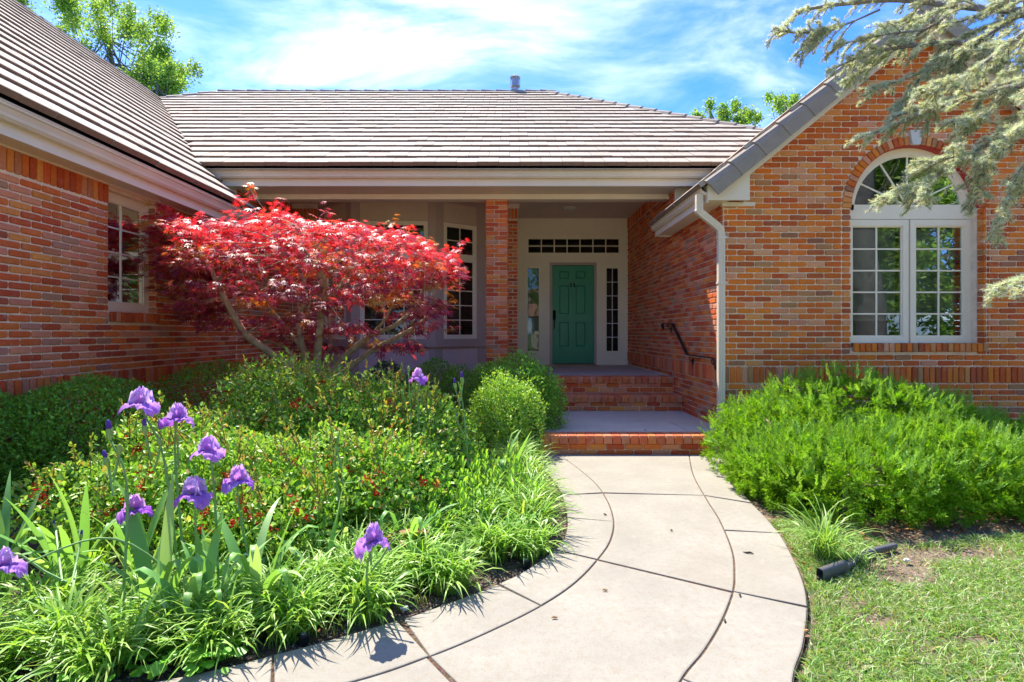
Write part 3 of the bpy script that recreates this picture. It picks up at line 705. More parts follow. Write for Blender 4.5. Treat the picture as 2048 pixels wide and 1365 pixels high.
# arched window, rectangular lower part (two casements)
zt = 2.66; xm = XC+.01
sash = [(XW0+.07, xm-.075, ZS+.075, zt-.075, 2, 5), (xm+.075, XW1-.075, ZS+.075, zt-.075, 2, 5)]
wr = window(TR, XW0, XW1, ZS, zt, sash, y=-.085, blind=.86, mw=.018)
m1 = MB(); m1.box(xm-.006, xm+.006, 0-.083, -.079, ZS, zt, T=TR); m1.build('mullion_seam', M['taupe'], wr)
af = MB(); af.box(XW0, XW1, -.135, -.085, zt+.006, ZC+.065, T=TR)
na = 48
def ring(mb, r0, r1, ya, yb, z_min=ZC+.065):
    for i in range(na):
        t0, t1 = math.pi*i/na, math.pi*(i+1)/na
        q_ = [(XC+math.cos(t)*r, ZC+math.sin(t)*r) for t, r in ((t0, r0), (t0, r1), (t1, r1), (t1, r0))]
        vs = [TR(x, ya, z) for x, z in q_]+[TR(x, yb, z) for x, z in q_]
        mb.add(vs, [(0,1,2,3), (7,6,5,4), (0,4,5,1), (1,5,6,2), (2,6,7,3), (3,7,4,0)])
ring(af, RW-.085, RW-.003, -.135, -.085); ring(af, RW-.10, RW-.085, -.135, -.10); arch = af.build('arch_window', M['win'], house)
mu = MB(); ro = RW-.10; ri = .30
for k in range(1, 6):
    t = math.pi*k/6; d = Vector((math.cos(t), 0, math.sin(t))); 
    a = Vector(TR(XC, -.113, ZC+.05))+d*.06; b = Vector(TR(XC, -.113, ZC))+d*ro; mu.sweep([a, b], [(-.009, -.007), (.009, -.007), (.009, .007), (-.009, .007)], up=(0, 1, 0))
ring(mu, ri-.009, ri+.009, -.121, -.106); mu.build('muntin', M['win'], arch)
for k in range(6):                                    # fan of panes
    t0, t1 = math.pi*k/6, math.pi*(k+1)/6
    for ra, rb in ((0, ri), (ri, ro+.004)):
        arc = [t0+(t1-t0)*i/6 for i in range(7)]; pl = [(XC+math.cos(t)*rb, ZC+math.sin(t)*rb) for t in arc]
        pl += [(XC+math.cos(t)*ra, ZC+math.sin(t)*ra) for t in arc[::-1]] if ra else [(XC, ZC)]
        p = MB(); p.prism([TR(x, -.117, max(z, ZC+.05)) for x, z in pl], (0, -.003, 0)); p.build('pane', M['glass'], arch)
it = MB(); it.box(XW0-.02, XW1+.02, 6.24, 7.4, ZC-.1, ZC+RW+.02); o_ = it.build('interior', M['dark'], arch)
bm_ = o_.data; 
import bmesh
bb = bmesh.new(); bb.from_mesh(bm_); bmesh.ops.delete(bb, geom=[f for f in bb.faces if f.calc_center_median().y < 6.3-HL.y], context='FACES_ONLY'); bb.to_mesh(bm_); bb.free()
rd = MB(); ring(rd, RW-.0025, RW+.012, -.12, .004); rd.build('arch_flashing', M['red'], house)
ks = MB(); ks.prism([(XC-.045, 6.06, ZC+RW+.0), (XC+.045, 6.06, ZC+RW+.0), (XC+.075, 6.06, ZC+RW+.165), (XC-.075, 6.06, ZC+RW+.165)], (0, .06, 0)); ks.build('keystone', M['keystone'], house)
# bay
bay = MB(); Bp = [(-3.66, 9.88), (-2.85, 9.28), (-1.35, 9.28), (-.49, 9.88)]
bt = MB(); bpn = MB(); blo = MB(); ledge = MB(); bays = []
for i in range(3):
    (xa, ya), (xb, yb) = Bp[i], Bp[i+1]; Wd = math.hypot(xb-xa, yb-ya); rot = math.atan2(yb-ya, xb-xa); T = frameT(xa, ya, rot)
    if i == 1: l, r = .16, Wd-.14
    else: l, r = (.14, Wd-.20) if i == 2 else (.20, Wd-.14)
    if i == 2: l = .16
    for a, b, c, d in cells(0, Wd, .2, 3.75, [(l, r, 1.218, 3.31), (l, r, 3.32, 3.66), (l-.02, r+.02, .62, 1.05)]): bt.box(a, b, -.06, 0, c, d, T=T)
    bpn.box(l, r, -.05, -.012, 3.315, 3.665, T=T); blo.box(l-.02, r+.02, -.05, -.012, .61, 1.06, T=T)
    ledge.box(-.02, Wd+.02, 0, .045, 1.075, 1.12, T=T); ledge.box(-.02, Wd+.02, 0, .03, 1.12, 1.165, T=T); ledge.box(-.02, Wd+.02, 0, .02, 1.165, 1.21, T=T)
    nc = 3 if i == 1 else 2
    bays.append((T, l, r, nc))
bayo = bt.build('bay_trim', M['taupe'], house); bpn.build('bay_panel', M['panel'], house); blo.build('bay_panel', M['panel_low'], house); ledge.build('bay_ledge', M['taupe'], house)
for T, l, r, nc in bays:
    window(T, l+.002, r-.002, 1.22, 3.308, [(l+.06, r-.06, 2.75, 3.25, nc, 2), (l+.06, r-.06, 1.28, 2.64, nc, 5)], y=-.004, dep=.045, blind=.0, interior=.55, mat='win')
# capital boards on the two brick stubs
f = MB(); f.box(-4.13, -3.655, 9.84, 9.88, 3.665, 3.75); f.build('frieze_board', M['fascia'], house)
f = MB(); f.box(-.49, .135, 9.84, 9.88, 3.665, 3.75); f.box(.113, .135, 9.88, 11.08, 3.665, 3.75); f.build('frieze_board', M['fascia'], house)
# entry wall ---------------------------------------------------------
YD = 11.1; TD = frameT(0, YD, 0)
X_ = lambda u: (u-VX)*YD/F
Z_ = lambda v_: EYE-(v_-VY)*YD/F
tr_ = (X_(1052), X_(1243), Z_(512.5), Z_(471)); dr_ = (X_(1100), X_(1193.5), .645, Z_(525.5)); sl_ = (X_(1049.5), X_(1084), Z_(707.5), Z_(531)); sr_ = (X_(1207.5), X_(1243.5), Z_(707.5), Z_(531))
mb = MB()
for a, b, c, d in cells(.118, 2.445, .645, 3.75, [tr_, dr_, sl_, sr_]): mb.box(a, b, -.08, 0, c, d, T=TD)
ew = mb.build('entry_wall', M['cream'], house)
tm = MB()
for a, b in ((.118, .165), (2.40, 2.445)): tm.box(a, b, .001, .02, .66, 3.745, T=TD)
tm.box(.165, 2.40, .001, .02, 3.66, 3.745, T=TD); tm.box(.165, 2.40, .001, .012, 3.40, 3.44, T=TD)
for u in (1089.5, 1203.5): tm.box(X_(u)-.03, X_(u)+.03, .001, .014, .66, Z_(519), T=TD)
tm.box(.165, 2.40, .001, .013, Z_(521), Z_(517.5), T=TD)
tm.build('trim', M['cream'], ew)
window(TD, *tr_, [(X_(1056.3), X_(1239.6), Z_(507.3), Z_(477.3), 7, 2)], y=.012, dep=.05, name='transom_window', mw=.022)
window(TD, *sl_, [(X_(1054.6), X_(1079.8), Z_(703.8), Z_(535.7), 1, 1)], y=.012, dep=.05, name='sidelight_window', blind=1.0)
window(TD, *sr_, [(X_(1212.7), X_(1238.3), Z_(703.8), Z_(535.7), 2, 6)], y=.012, dep=.05, name='sidelight_window', mw=.014, mmat='white')
mb = MB()
for a, b, c, d in cells(dr_[0], dr_[1], .645, dr_[3], [(X_(1105.2), X_(1188.8), .60, Z_(530.8))]): mb.box(a, b, -.12, .018, c, d, T=TD)
mb.box(dr_[0], dr_[1], -.12, .03, .645, .672, T=TD); mb.build('door_frame', M['taupe'], house)
dx0, dx1, dz0, dz1 = X_(1105.4), X_(1188.6), .675, Z_(531.2); DW, DH = dx1-dx0, dz1-dz0
pu = [(1119, 1139.5), (1152, 1172.5)]; pv = [(542, 558), (570.5, 629), (644, 694)]
mb = MB(); panels = [(X_(a), X_(b), Z_(d), Z_(c)) for a, b in pu for c, d in pv]
for a, b, c, d in cells(dx0, dx1, dz0, dz1, panels): mb.box(a, b, -.075, -.03, c, d, T=TD)
door = mb.build('door', M['door'], house)
for a, b, c, d in panels:
    p = MB(); p.box(a-.002, b+.002, -.07, -.045, c-.002, d+.002, T=TD)
    ix = .028; iv_ = [TD(a, -.0449, c), TD(b, -.0449, c), TD(b, -.0449, d), TD(a, -.0449, d), TD(a+ix, -.034, c+ix), TD(b-ix, -.034, c+ix), TD(b-ix, -.034, d-ix), TD(a+ix, -.034, d-ix)]
    iv_[:4] = [TD(a+.008, -.0449, c+.008), TD(b-.008, -.0449, c+.008), TD(b-.008, -.0449, d-.008), TD(a+.008, -.0449, d-.008)]
    p.add(iv_, [(0,1,5,4), (1,2,6,5), (2,3,7,6), (3,0,4,7), (4,5,6,7)]); p.build('panel', M['door'], door)
h = MB(); hx = X_(1109.5); h.box(hx-.03, hx+.03, -.03, -.018, Z_(641), Z_(621), T=TD, ch=.005)
h.tube(spline([TD(hx, -.02, Z_(639)), TD(hx, .035, Z_(641.5)), TD(hx, .04, Z_(648)), TD(hx, .02, Z_(655)), TD(hx, -.018, Z_(658))], n=5), .010, 7); h.tube([TD(hx, -.02, Z_(629)), TD(hx, .0, Z_(629))], .02, 10); h.build('handle', M['black'], door, smooth=True)
for u in (1142.8, 1149.5):
    k_ = MB(); k_.tube(spline([TD(X_(u), -.03, Z_(567)), TD(X_(u), -.005, Z_(568)), TD(X_(u), 0, Z_(571)), TD(X_(u), -.026, Z_(573.5))], n=4), .013, 8); k_.build('knocker', M['black'], door, smooth=True)
s_ = MB(); s_.box(dx0, dx1, -.06, -.02, .672, .684, T=TD); s_.build('sill', M['black'], door)
# porch floor
pf = MB(); pf.box(-.55, 2.452, 7.99, 11.3, -.1, .652); pf.build('porch_floor', M['porch_concrete'], house)
# ceiling lamp
lp = MB(); c0 = D(1140, 416.5, 10.17); lp.tube([(c0[0], c0[1], 3.749), (c0[0], c0[1], 3.735), (c0[0], c0[1], 3.733)], [.115, .112, .085], 24); lp.build('ceiling_lamp', M['lamp'], house, smooth=False)
# ------------------------------------------------------------------ steps
steps = thing('porch_steps', (1.2, 6.9, 0), 'red brick entrance steps with a grey concrete landing, below the green door', 'steps')
BR2 = []; SVD = BR; BR = BR2
def nosing(x0, x1, yf, zt_, L):                       # rowlock edge bricks: tops run back, rounded nose
    n = round((x1-x0)/.0985); st_ = (x1-x0)/n
    for i in range(n):
        x = x0+st_*(i+.5); c = tuple(p_*.5+q2*.5 for p_, q2 in zip(pick(PAL_L), (.60, .17, .07))); mb = MB()
        a, b = x-.0445, x+.0445; h = .094; r = .03
        pr = [(yf+L, zt_-h), (yf, zt_-h), (yf, zt_-r), (yf+r*.35, zt_-r*.3), (yf+r, zt_), (yf+L, zt_)]
        a2, b2 = a+.005, b-.005; k = len(pr)
        vs = [(a, y+.003, z-.002) for y, z in pr]+[(a2, y, z) for y, z in pr]+[(b2, y, z) for y, z in pr]+[(b, y+.003, z-.002) for y, z in pr]
        fs = [(j*k+q_, j*k+(q_+1) % k, (j+1)*k+(q_+1) % k, (j+1)*k+q_) for j in range(3) for q_ in range(k)]+[tuple(range(k)), tuple(range(3*k, 4*k))]
        mb.add(vs, fs); o = mb.build('brick', M['brick'], steps); o.color = (*c, 1)
TF_ = lambda y: frameT(0, y, 0)
def riser(x0, x1, y, z0, z1, off=0):
    n = 2; hh = (z1-z0)/n
    for k in range(n):
        x = x0-(.1 if (k+off) % 2 else 0)
        while x < x1:
            p, q_ = max(x, x0), min(x+.203, x1)
            if q_-p > .04: brick(TF_(y), 0, (p+q_)/2, z0+hh*(k+.5), q_-p-.01, hh-.01, PAL_L)
            x += .203
nosing(.1, 2.445, 7.90, .668, .21); riser(.1, 2.445, 7.93, .43, .572)
nosing(.1, 2.445, 7.50, .43, .40); riser(.1, 2.445, 7.53, .206, .334, 1)
nosing(.32, 2.16, 5.72, .208, .21); riser(.32, 2.16, 5.75, -.03, .112)
for q_ in ((.1, 2.448, 7.938, 8.1, 0, .66), (.1, 2.448, 7.538, 7.94, 0, .424), (.325, 2.155, 5.758, 5.935, -.1, .2)):
    c_ = MB(); c_.box(*q_); c_.build('mortar_core', M['mortar'], steps)
BR = SVD; brick_objs(BR2, steps, 300)
jx = lambda y: D(1318, 720, 7.53)[0]+(7.53-y)*0.0
l_ = MB(); l_.box(.28, 1.995, 5.94, 7.535, -.1, .205, ch=.004); l_.build('landing_slab', M['porch_concrete'], steps)
l_ = MB(); l_.box(2.003, 2.448, 5.94, 7.535, -.1, .205, ch=.004); l_.build('landing_slab', M['porch_concrete'], steps)
b_ = thing('concrete_block', (2.3, 5.72, 0), 'small pale concrete block at the right end of the lowest brick step', 'block'); l_ = MB(); l_.box(2.175, 2.44, 5.66, 5.93, -.1, .125, ch=.006); l_.build('block_body', M['concrete'], b_)
# doormat
dm = MB(); dm.box(X_(1109), X_(1191), YD-.46, YD-.06, .654, .672, ch=.004); tag(dm.build('doormat', M['mat'], origin=(1.3, YD-.25, .654)), 'thin brown coir doormat lying in front of the green door', 'doormat')
# handrail
hr = thing('handrail', (2.38, 7.2, 1.0), 'black iron handrail fixed to the brick wall beside the porch steps', 'handrail')
xh = 2.385
rail = MB(); rp_ = spline([(xh, 8.30, 1.40), (xh, 8.33, 1.44), (xh, 8.28, 1.475), (xh, 8.18, 1.472), (xh, 7.86, 1.47)], n=4)+[Vector((xh, 7.80, 1.455)), Vector((xh, 7.17, 1.045)), Vector((xh, 7.10, 1.028)), Vector((xh, 6.25, 1.025))]
rail.sweep(rp_, [(-.019, -.007), (.019, -.007), (.019, .007), (-.019, .007)]); rail.build('rail', M['black'], hr)
for y, z in ((8.05, 1.455), (7.08, 1.01), (6.28, 1.005)):
    b_ = MB(); b_.tube(spline([(xh, y, z), (xh+.01, y, z-.05), (2.44, y, z-.075)], n=4), .007, 6); b_.box(2.432, 2.441, y-.03, y+.03, z-.12, z-.03); b_.build('bracket', M['black'], hr)
s_ = MB(); s_.tube(spline([(xh, 8.30, 1.40), (xh, 8.27, 1.385), (xh, 8.25, 1.41), (xh, 8.27, 1.43)], n=4), .012, 6); s_.build('scroll_end', M['black'], hr)
s_ = MB(); s_.sweep(spline([(xh, 6.25, 1.025), (xh, 6.19, 1.0), (xh+.01, 6.15, .93)], n=4), [(-.019, -.007), (.019, -.007), (.019, .007), (-.019, .007)]); s_.build('scroll_end', M['black'], hr)
# ------------------------------------------------------------------ planting
def leaf_obj(name, parts, mat, parent, kind=None, smooth=False):
    V, Fc, C = merge(parts); V = V-np.array(root_loc(parent) if parent is not None else (0, 0, 0), np.float32)
    o = link(mesh_np(name, V, Fc, C, smooth), name, parent, mat)
    if kind: o['kind'] = kind
    return o
def cmix(cols, n, var=.18, w=None):
    cols = np.array(cols, np.float32); i = rng.choice(len(cols), n, p=w); c = cols[i]*rng.uniform(1-var, 1+var, (n, 1)); return c*rng.uniform(.93, 1.07, (n, 3))
def randdir(n):
    v = rng.normal(size=(n, 3)); return unit(v)
# leaf templates: y = length, z = normal ; quads only
T_OV = ([(0,0,0), (.28,.35,.05), (0,1,-.06), (-.28,.35,.05)], [(0,1,2,3)])
T_OV2 = ([(0,0,0), (.24,.3,.07), (.2,.7,.04), (0,1,-.08), (-.2,.7,.04), (-.24,.3,.07)], [(0,1,2,3), (0,3,4,5)])
T_LANCE = ([(0,0,0), (.11,.35,.09), (.12,.62,.06), (0,1,-.14), (-.12,.62,.06), (-.11,.35,.09), (0,.35,.05), (0,.62,.02)], [(0,1,2,7), (0,7,4,5), (7,2,3,3), (7,3,4,4)])
def maple_t():
    vs = []; fs = []
    for k, (a, l) in enumerate(zip((-115, -70, -35, 0, 35, 70, 115), (.5, .8, .98, 1.08, .98, .8, .5))):
        a = math.radians(a); d = np.array((math.sin(a), math.cos(a))); p = np.array((d[1], -d[0])); n = len(vs)
        for q_, z in ((d*0, 0), (d*l*.42+p*.09, -.02), (d*l, -.16*l), (d*l*.42-p*.09, -.02)): vs.append((q_[0], q_[1], z))
        fs.append((n, n+1, n+2, n+3))
    return vs, fs
T_MAPLE = maple_t()
def juni_t():
    vs = []; fs = []
    rr = random.Random(3)
    for k in range(9):
        y0 = k*.095; s_ = -1 if k % 2 else 1; L = .36*(1-.05*k); a = math.radians(38+rr.uniform(-8, 8)); zt_ = rr.uniform(-.15, .2)
        n = len(vs); dx, dy = math.sin(a)*L*s_, math.cos(a)*L
        vs += [(0, y0, 0), (dx*.5+.06*s_, y0+dy*.4, zt_*.4), (dx, y0+dy, zt_), (dx*.5-.06*s_, y0+dy*.65, zt_*.4)]; fs.append((n, n+1, n+2, n+3))
    n = len(vs); vs += [(-.02, 0, 0), (.02, 0, 0), (.03, .7, .02), (0, 1.15, .03)]; fs.append((n, n+1, n+2, n+3)); return vs, fs
T_JUN = juni_t()
def ell_points(n, c, r, seed, amp=.1, fr=3., depth=.22, zmin=-.25, flat=1.):
    d = randdir(int(n*1.9)); d = d[d[:, 2] > zmin][:n]
    lum = 1+lump(d, seed, amp, fr); t = 1-rng.exponential(depth*.45, len(d)).clip(0, .75)
    r = np.array(r); P = d*r*(lum*t)[:, None]+np.array(c); nrm = unit(d/r); return P, nrm, t
def shrub(name, label, cat, lobes, n, leafsize, tmpl, cols, mat='leaf', group=None, up=.5, jit=.7, amp=.09, stems=True, w=None, fr=4., new=None, depth=.22):
    """lobes: (cx, cy, height, rx, ry, base)"""
    c0 = lobes[0]; t = thing(name, (c0[0], c0[1], -.03), label, cat, group); parts = []; st = MB()
    tot = sum(l[3]*l[4] for l in lobes)
    for k, l in enumerate(lobes):
        cx, cy, h, rx, ry = l[:5]; m = int(n*l[3]*l[4]/tot); zc = h*.48; rz = h-zc
        P, nr, tt = ell_points(m, (cx, cy, zc), (rx, ry, rz), random.randint(0, 9999), amp, fr, depth, zmin=-.95)
        ok = P[:, 2] > .0; P, nr, tt = P[ok], nr[ok], tt[ok]
        ax = unit(nr*.8+np.array((0, 0, up))+rng.normal(size=P.shape)*jit); nn = unit(nr+rng.normal(size=P.shape)*.55+np.array((0, 0, .35)))
        s_ = leafsize*rng.uniform(.65, 1.25, len(P)); C = cmix(cols, len(P), .2, w)
        if new is not None:
            q_ = (tt > .93) & (rng.random(len(P)) < new[1]); C[q_] = cmix(new[0], int(q_.sum()), .15)
        parts.append(batch(*tmpl, P, frames(ax, nn), s_, C))
        if stems:
            for j in range(7):
                a = random.uniform(0, 6.28); b = (cx+math.cos(a)*rx*.6*random.random(), cy+math.sin(a)*ry*.6*random.random(), h*random.uniform(.55, .8))
                st.tube([(cx+.05*math.cos(a), cy+.05*math.sin(a), -.03), ((cx+b[0])/2, (cy+b[1])/2, b[2]*.55), b], [.014, .009, .004], 5, c=(.13, .10, .06))
    leaf_obj('foliage', parts, M[mat], t, kind='stuff')
    if stems: st.build('branches', M['bark'], t, kind='stuff')
    return t
BOX = [(.17,.42,.04), (.22,.50,.05), (.29,.57,.06), (.12,.33,.035)]
BOXL = [(.24,.46,.05), (.30,.54,.07), (.17,.38,.04), (.38,.60,.11)]
gB = 'clipped boxwood shrubs in front of the house'
shrub('boxwood_shrub', 'large rounded dark green boxwood against the left brick wall, nearest the camera', 'shrub', [(-3.52,4.42,.93,.72,.66), (-4.0,4.0,.85,.4,.5)], 30000, .030, T_OV, BOX, new=([(.14,.33,.045)], .35))
shrub('boxwood_shrub', 'dark green boxwood below the left brick wall, under the left edge of the red maple', 'shrub', [(-3.2,5.6,1.02,.62,.55), (-2.65,5.9,.98,.5,.5)], 17000, .028, T_OV, BOX, new=([(.12,.28,.04)], .3))
shrub('boxwood_shrub', 'small dark boxwood in front of the middle of the bay window base', 'shrub', [(-1.9,7.9,.90,.32,.3)], 4500, .034, T_OV, [(.06,.16,.04), (.09,.22,.05)])
shrub('boxwood_shrub', 'mid green boxwood under the right half of the bay window', 'shrub', [(-1.1,7.3,.96,.42,.4), (-.7,7.0,.86,.32,.35)], 11000, .03, T_OV, BOX, new=([(.12,.30,.04)], .4))
shrub('boxwood_shrub', 'broad round boxwood right beside the brick steps and column', 'shrub', [(.03,6.45,1.05,.53,.5), (.30,6.3,.9,.34,.38), (-.3,6.3,.92,.3,.3)], 26000, .031, T_OV, [(.16,.38,.04), (.22,.46,.05), (.12,.30,.03)], amp=.14, fr=6., new=([(.30,.54,.07)], .5))
shrub('boxwood_shrub', 'small pale yellow green boxwood bulging in front of the broad one by the steps', 'shrub', [(-.10,5.72,.88,.30,.28), (.13,5.8,.76,.26,.26), (-.28,5.75,.70,.2,.22)], 12000, .030, T_OV, BOXL, amp=.2, fr=6., new=([(.42,.64,.12)], .5))
# flowering quince
QU = [(.21,.44,.05), (.28,.50,.065), (.15,.36,.04), (.38,.56,.13)]
def quince(lobes, label, n, fl):
    t = shrub('quince_shrub', label, 'shrub', lobes, n, .040, T_OV2, QU, mat='leaf', jit=.9, amp=.24, fr=6.5, w=[.3,.3,.2,.2], new=([(.42,.44,.10), (.38,.54,.12), (.46,.34,.10)], .24), depth=.42)
    fl = int(fl)
    for k in range(fl):                               # clusters of red blossom, tucked between the leaves
        l = random.choice(lobes); a = random.uniform(-2.6, -.4); e_ = random.uniform(.05, .9); h = l[2]
        c = np.array((l[0]+math.cos(a)*l[3]*math.cos(e_)*.97, l[1]+math.sin(a)*l[4]*math.cos(e_)*.97, h*.48+h*.52*math.sin(e_)*.97)); m = random.randint(3, 6)*5
        P = c+rng.normal(size=(m, 3))*.012; f = leaf_obj('blossom', [batch(*T_OV2, P, frames(randdir(m), randdir(m)), np.full(m, .020), cmix([(.55,.02,.012), (.40,.012,.01), (.65,.07,.02)], m))], M['redpetal'], t)
    tw = MB()
    for k in range(44):                               # upright new shoots with small leaves
        l = random.choice(lobes); a = random.uniform(-3.1, .0); rr_ = random.uniform(.2, .9); b = Vector((l[0]+math.cos(a)*l[3]*rr_, l[1]+math.sin(a)*l[4]*rr_, l[2]*(.5+.45*math.sqrt(1-rr_*rr_))))
        e_ = b+Vector((random.uniform(-.1, .1), random.uniform(-.12, .02), random.uniform(.08, .24))); tw.tube([b, (b+e_)/2, e_], [.004, .003, .001], 4, c=(.25, .16, .08))
        n_ = 16; s_ = np.linspace(.1, 1, n_)[:, None]; P = np.array(b)*(1-s_)+np.array(e_)*s_
        ax = unit(np.array(e_-b)+rng.normal(size=(n_, 3))*.09); QS.append(batch(*T_OV2, P, frames(ax, randdir(n_)+np.array((0, 0, 1))), rng.uniform(.022, .04, n_), cmix([(.30,.40,.08), (.42,.30,.09), (.2,.36,.05)], n_)))
    tw.build('twigs', M['stem'], t, kind='stuff'); leaf_obj('shoot_leaves', QS, M['leaf'], t, kind='stuff'); QS.clear(); return t
QS = []
gQ = None
quince([(-2.02,4.75,1.08,.62,.6), (-1.55,4.5,.95,.5,.5)], 'tallest flowering quince, pale leaves rising in front of the maple trunks', 16000, 14)
quince([(-1.15,4.55,.92,.6,.55), (-.72,4.35,.80,.42,.45)], 'loose flowering quince on the right, behind the tall iris with one open bloom', 12000, 14)
quince([(-2.5,3.95,.72,.55,.5), (-1.95,3.55,.66,.55,.5), (-2.6,3.3,.5,.4,.4)], 'low flowering quince on the left with red blossom, behind the cluster of purple irises', 17000, 30)
quince([(-1.3,3.65,.62,.62,.55), (-.85,3.7,.60,.42,.5), (-1.45,3.15,.46,.45,.4)], 'low spreading flowering quince in the middle of the bed, many red blossoms', 17000, 34)
# junipers
JU = [(.17,.37,.010), (.23,.46,.015), (.30,.52,.025), (.13,.30,.012)]
def juniper(lobes, label, n):
    c0 = lobes[0]; t = thing('juniper_shrub', (c0[0], c0[1], -.03), label, 'shrub', None); parts = []; st = MB(); tot = sum(l[3]*l[4] for l in lobes)
    for l in lobes:
        cx, cy, h, rx, ry = l[:5]; m = int(n*l[3]*l[4]/tot); zc = h*.35
        P, nr, tt = ell_points(m, (cx, cy, zc), (rx, ry, h-zc), random.randint(0, 9999), .12, 8., .30, zmin=-.9)
        ok = P[:, 2] > -.02; P, nr, tt = P[ok], nr[ok], tt[ok]
        K = 30; sel = P[:max(1, len(P)//K)]; no = nr[:len(sel)]; cc = np.repeat(sel, K, 0); cn = np.repeat(no, K, 0); dl = unit(cn*.9+rng.normal(size=cc.shape)*.62+np.array((0, 0, .25)))
        P = cc+dl*rng.uniform(.0, .042, (len(cc), 1)); out_ = dl; ax = unit(dl+rng.normal(size=P.shape)*.3); tone = np.repeat(rng.uniform(.72, 1.25, (len(sel), 1)), K, 0)
        parts.append(batch(*T_JUN, P, frames(ax, randdir(len(P))), rng.uniform(.021, .037, len(P)), cmix(JU, len(P), .15)*tone))
        m2 = m//60                                    # longer leaders that break the outline
        P, nr, tt = ell_points(m2, (cx, cy, zc), (rx, ry, h-zc), random.randint(0, 9999), .12, 5, .02, zmin=.05)
        ax = unit(nr*.6+np.array((0, 0, .7))+rng.normal(size=P.shape)*.4); parts.append(batch(*T_JUN, P, frames(ax, randdir(len(P))), np.stack([rng.uniform(.05, .08, len(P)), rng.uniform(.09, .16, len(P)), rng.uniform(.05, .08, len(P))], 1), cmix([(.22,.42,.06), (.2,.38,.05)], len(P))))
        for j in range(12):
            a = random.uniform(0, 6.28); r_ = random.uniform(.4, .85); b = (cx+math.cos(a)*rx*r_, cy+math.sin(a)*ry*r_, h*random.uniform(.45, .8)*math.sqrt(1-r_*r_*.8)+.05)
            st.tube([(cx+.07*math.cos(a), cy+.07*math.sin(a), -.03), (cx*.5+b[0]*.5, cy*.5+b[1]*.5, b[2]*.8), b], [.022, .014, .005], 5, c=(.15, .10, .07))
    leaf_obj('foliage', parts, M['needle'], t, kind='stuff'); st.build('branches', M['bark'], t, kind='stuff'); return t
juniper([(3.2,5.0,.92,.95,.85), (2.58,4.95,.70,.68,.7), (2.42,4.45,.48,.55,.5), (3.8,4.9,.70,.65,.65)], 'bright green mounded juniper beside the walkway, the tallest under the arched window', 120000)
juniper([(3.2,4.2,.60,.85,.60), (2.55,4.05,.54,.66,.55), (2.3,4.35,.46,.46,.42)], 'low front juniper spreading over the curved walkway edge behind the grass tuft', 90000)
juniper([(4.3,4.6,.56,.75,.65), (4.15,4.05,.46,.80,.52), (5.1,4.4,.38,.7,.6)], 'bright green juniper at the right edge of the picture', 80000)
sh = shrub('hydrangea_shrub', 'dark broad leaved shrub behind the junipers at the foot of the right wall', 'shrub', [(5.3,5.75,.34,.42,.26)], 500, .10, T_OV2, [(.05,.13,.03), (.08,.19,.04)], amp=.05)
# --- grass-like clumps (lilyturf)
def blades(n, c, L, Wd, spread, cols, arch=1.0, seg=6, r0=.05, lean=(0, 0), zb=-.03, var=.2, up0=(60, 88), vt=0.):
    az = rng.uniform(0, 2*np.pi, n); e0 = np.radians(rng.uniform(up0[0], up0[1], n)); Ln = L*rng.uniform(.55, 1.15, n); w = Wd*rng.uniform(.7, 1.25, n)
    rr_ = r0*np.sqrt(rng.random(n)); a2 = rng.uniform(0, 2*np.pi, n)
    p = np.stack([c[0]+rr_*np.cos(a2), c[1]+rr_*np.sin(a2), np.full(n, zb)], 1); drop = np.radians(rng.uniform(70, 150, n))*arch
    V = np.zeros((n, seg+1, 2, 3), np.float32); side = np.stack([-np.sin(az), np.cos(az), np.zeros(n)], 1)+rng.normal(size=(n, 3))*.25; side = unit(side); wl = rng.uniform(-.5, .5, n)
    for k in range(seg+1):
        t = k/seg; ww = w*min(1, .45+2.2*t)*(1-max(0, (t-.55)/.45)**1.6)*.5+.0002
        V[:, k, 0] = p-side*ww[:, None]; V[:, k, 1] = p+side*ww[:, None]
        e = e0-drop*(t**1.5); az2 = az+wl*t
        d = np.stack([np.cos(e)*np.cos(az2)*spread+lean[0], np.cos(e)*np.sin(az2)*spread+lean[1], np.sin(e)], 1); p = p+unit(d)*(Ln/seg)[:, None]
        p[:, 2] = np.maximum(p[:, 2], zb+.012)
    f = np.array([(2*k, 2*k+1, 2*k+3, 2*k+2) for k in range(seg)])
    Fc = (f[None]+(np.arange(n)*(seg+1)*2)[:, None, None]).reshape(-1, 4); C = np.repeat(cmix(cols, n, var), (seg+1)*2, 0)
    return V.reshape(-1, 3), Fc, C
LT = [(.21,.42,.045), (.27,.48,.06), (.15,.34,.04), (.36,.55,.12), (.32,.51,.10)]
clumps = [(.02,4.95,.42), (.12,4.45,.42), (-.22,4.55,.4), (.13,4.0,.42), (-.15,4.05,.42), (.10,3.55,.42), (-.22,3.55,.40), (-.12,3.15,.36), (-.48,3.25,.36), (-.50,2.85,.36),
          (-.82,3.0,.33), (-.80,2.68,.36), (-1.12,2.85,.28), (-1.10,2.48,.33), (-1.42,2.68,.24), (-1.45,2.26,.33), (-1.80,2.6,.24), (-1.85,2.2,.36), (-2.15,2.45,.33), (-2.2,2.12,.33), (.10,3.2,.3),
          (-.70,2.52,.34), (-.98,2.36,.32), (-1.25,2.22,.32), (-1.62,2.10,.32), (-2.05,2.0,.32), (-.33,2.78,.30), (.12,5.35,.36), (-.62,3.1,.34), (-.95,2.62,.34), (-1.65,2.36,.26), (-1.28,2.36,.28)]
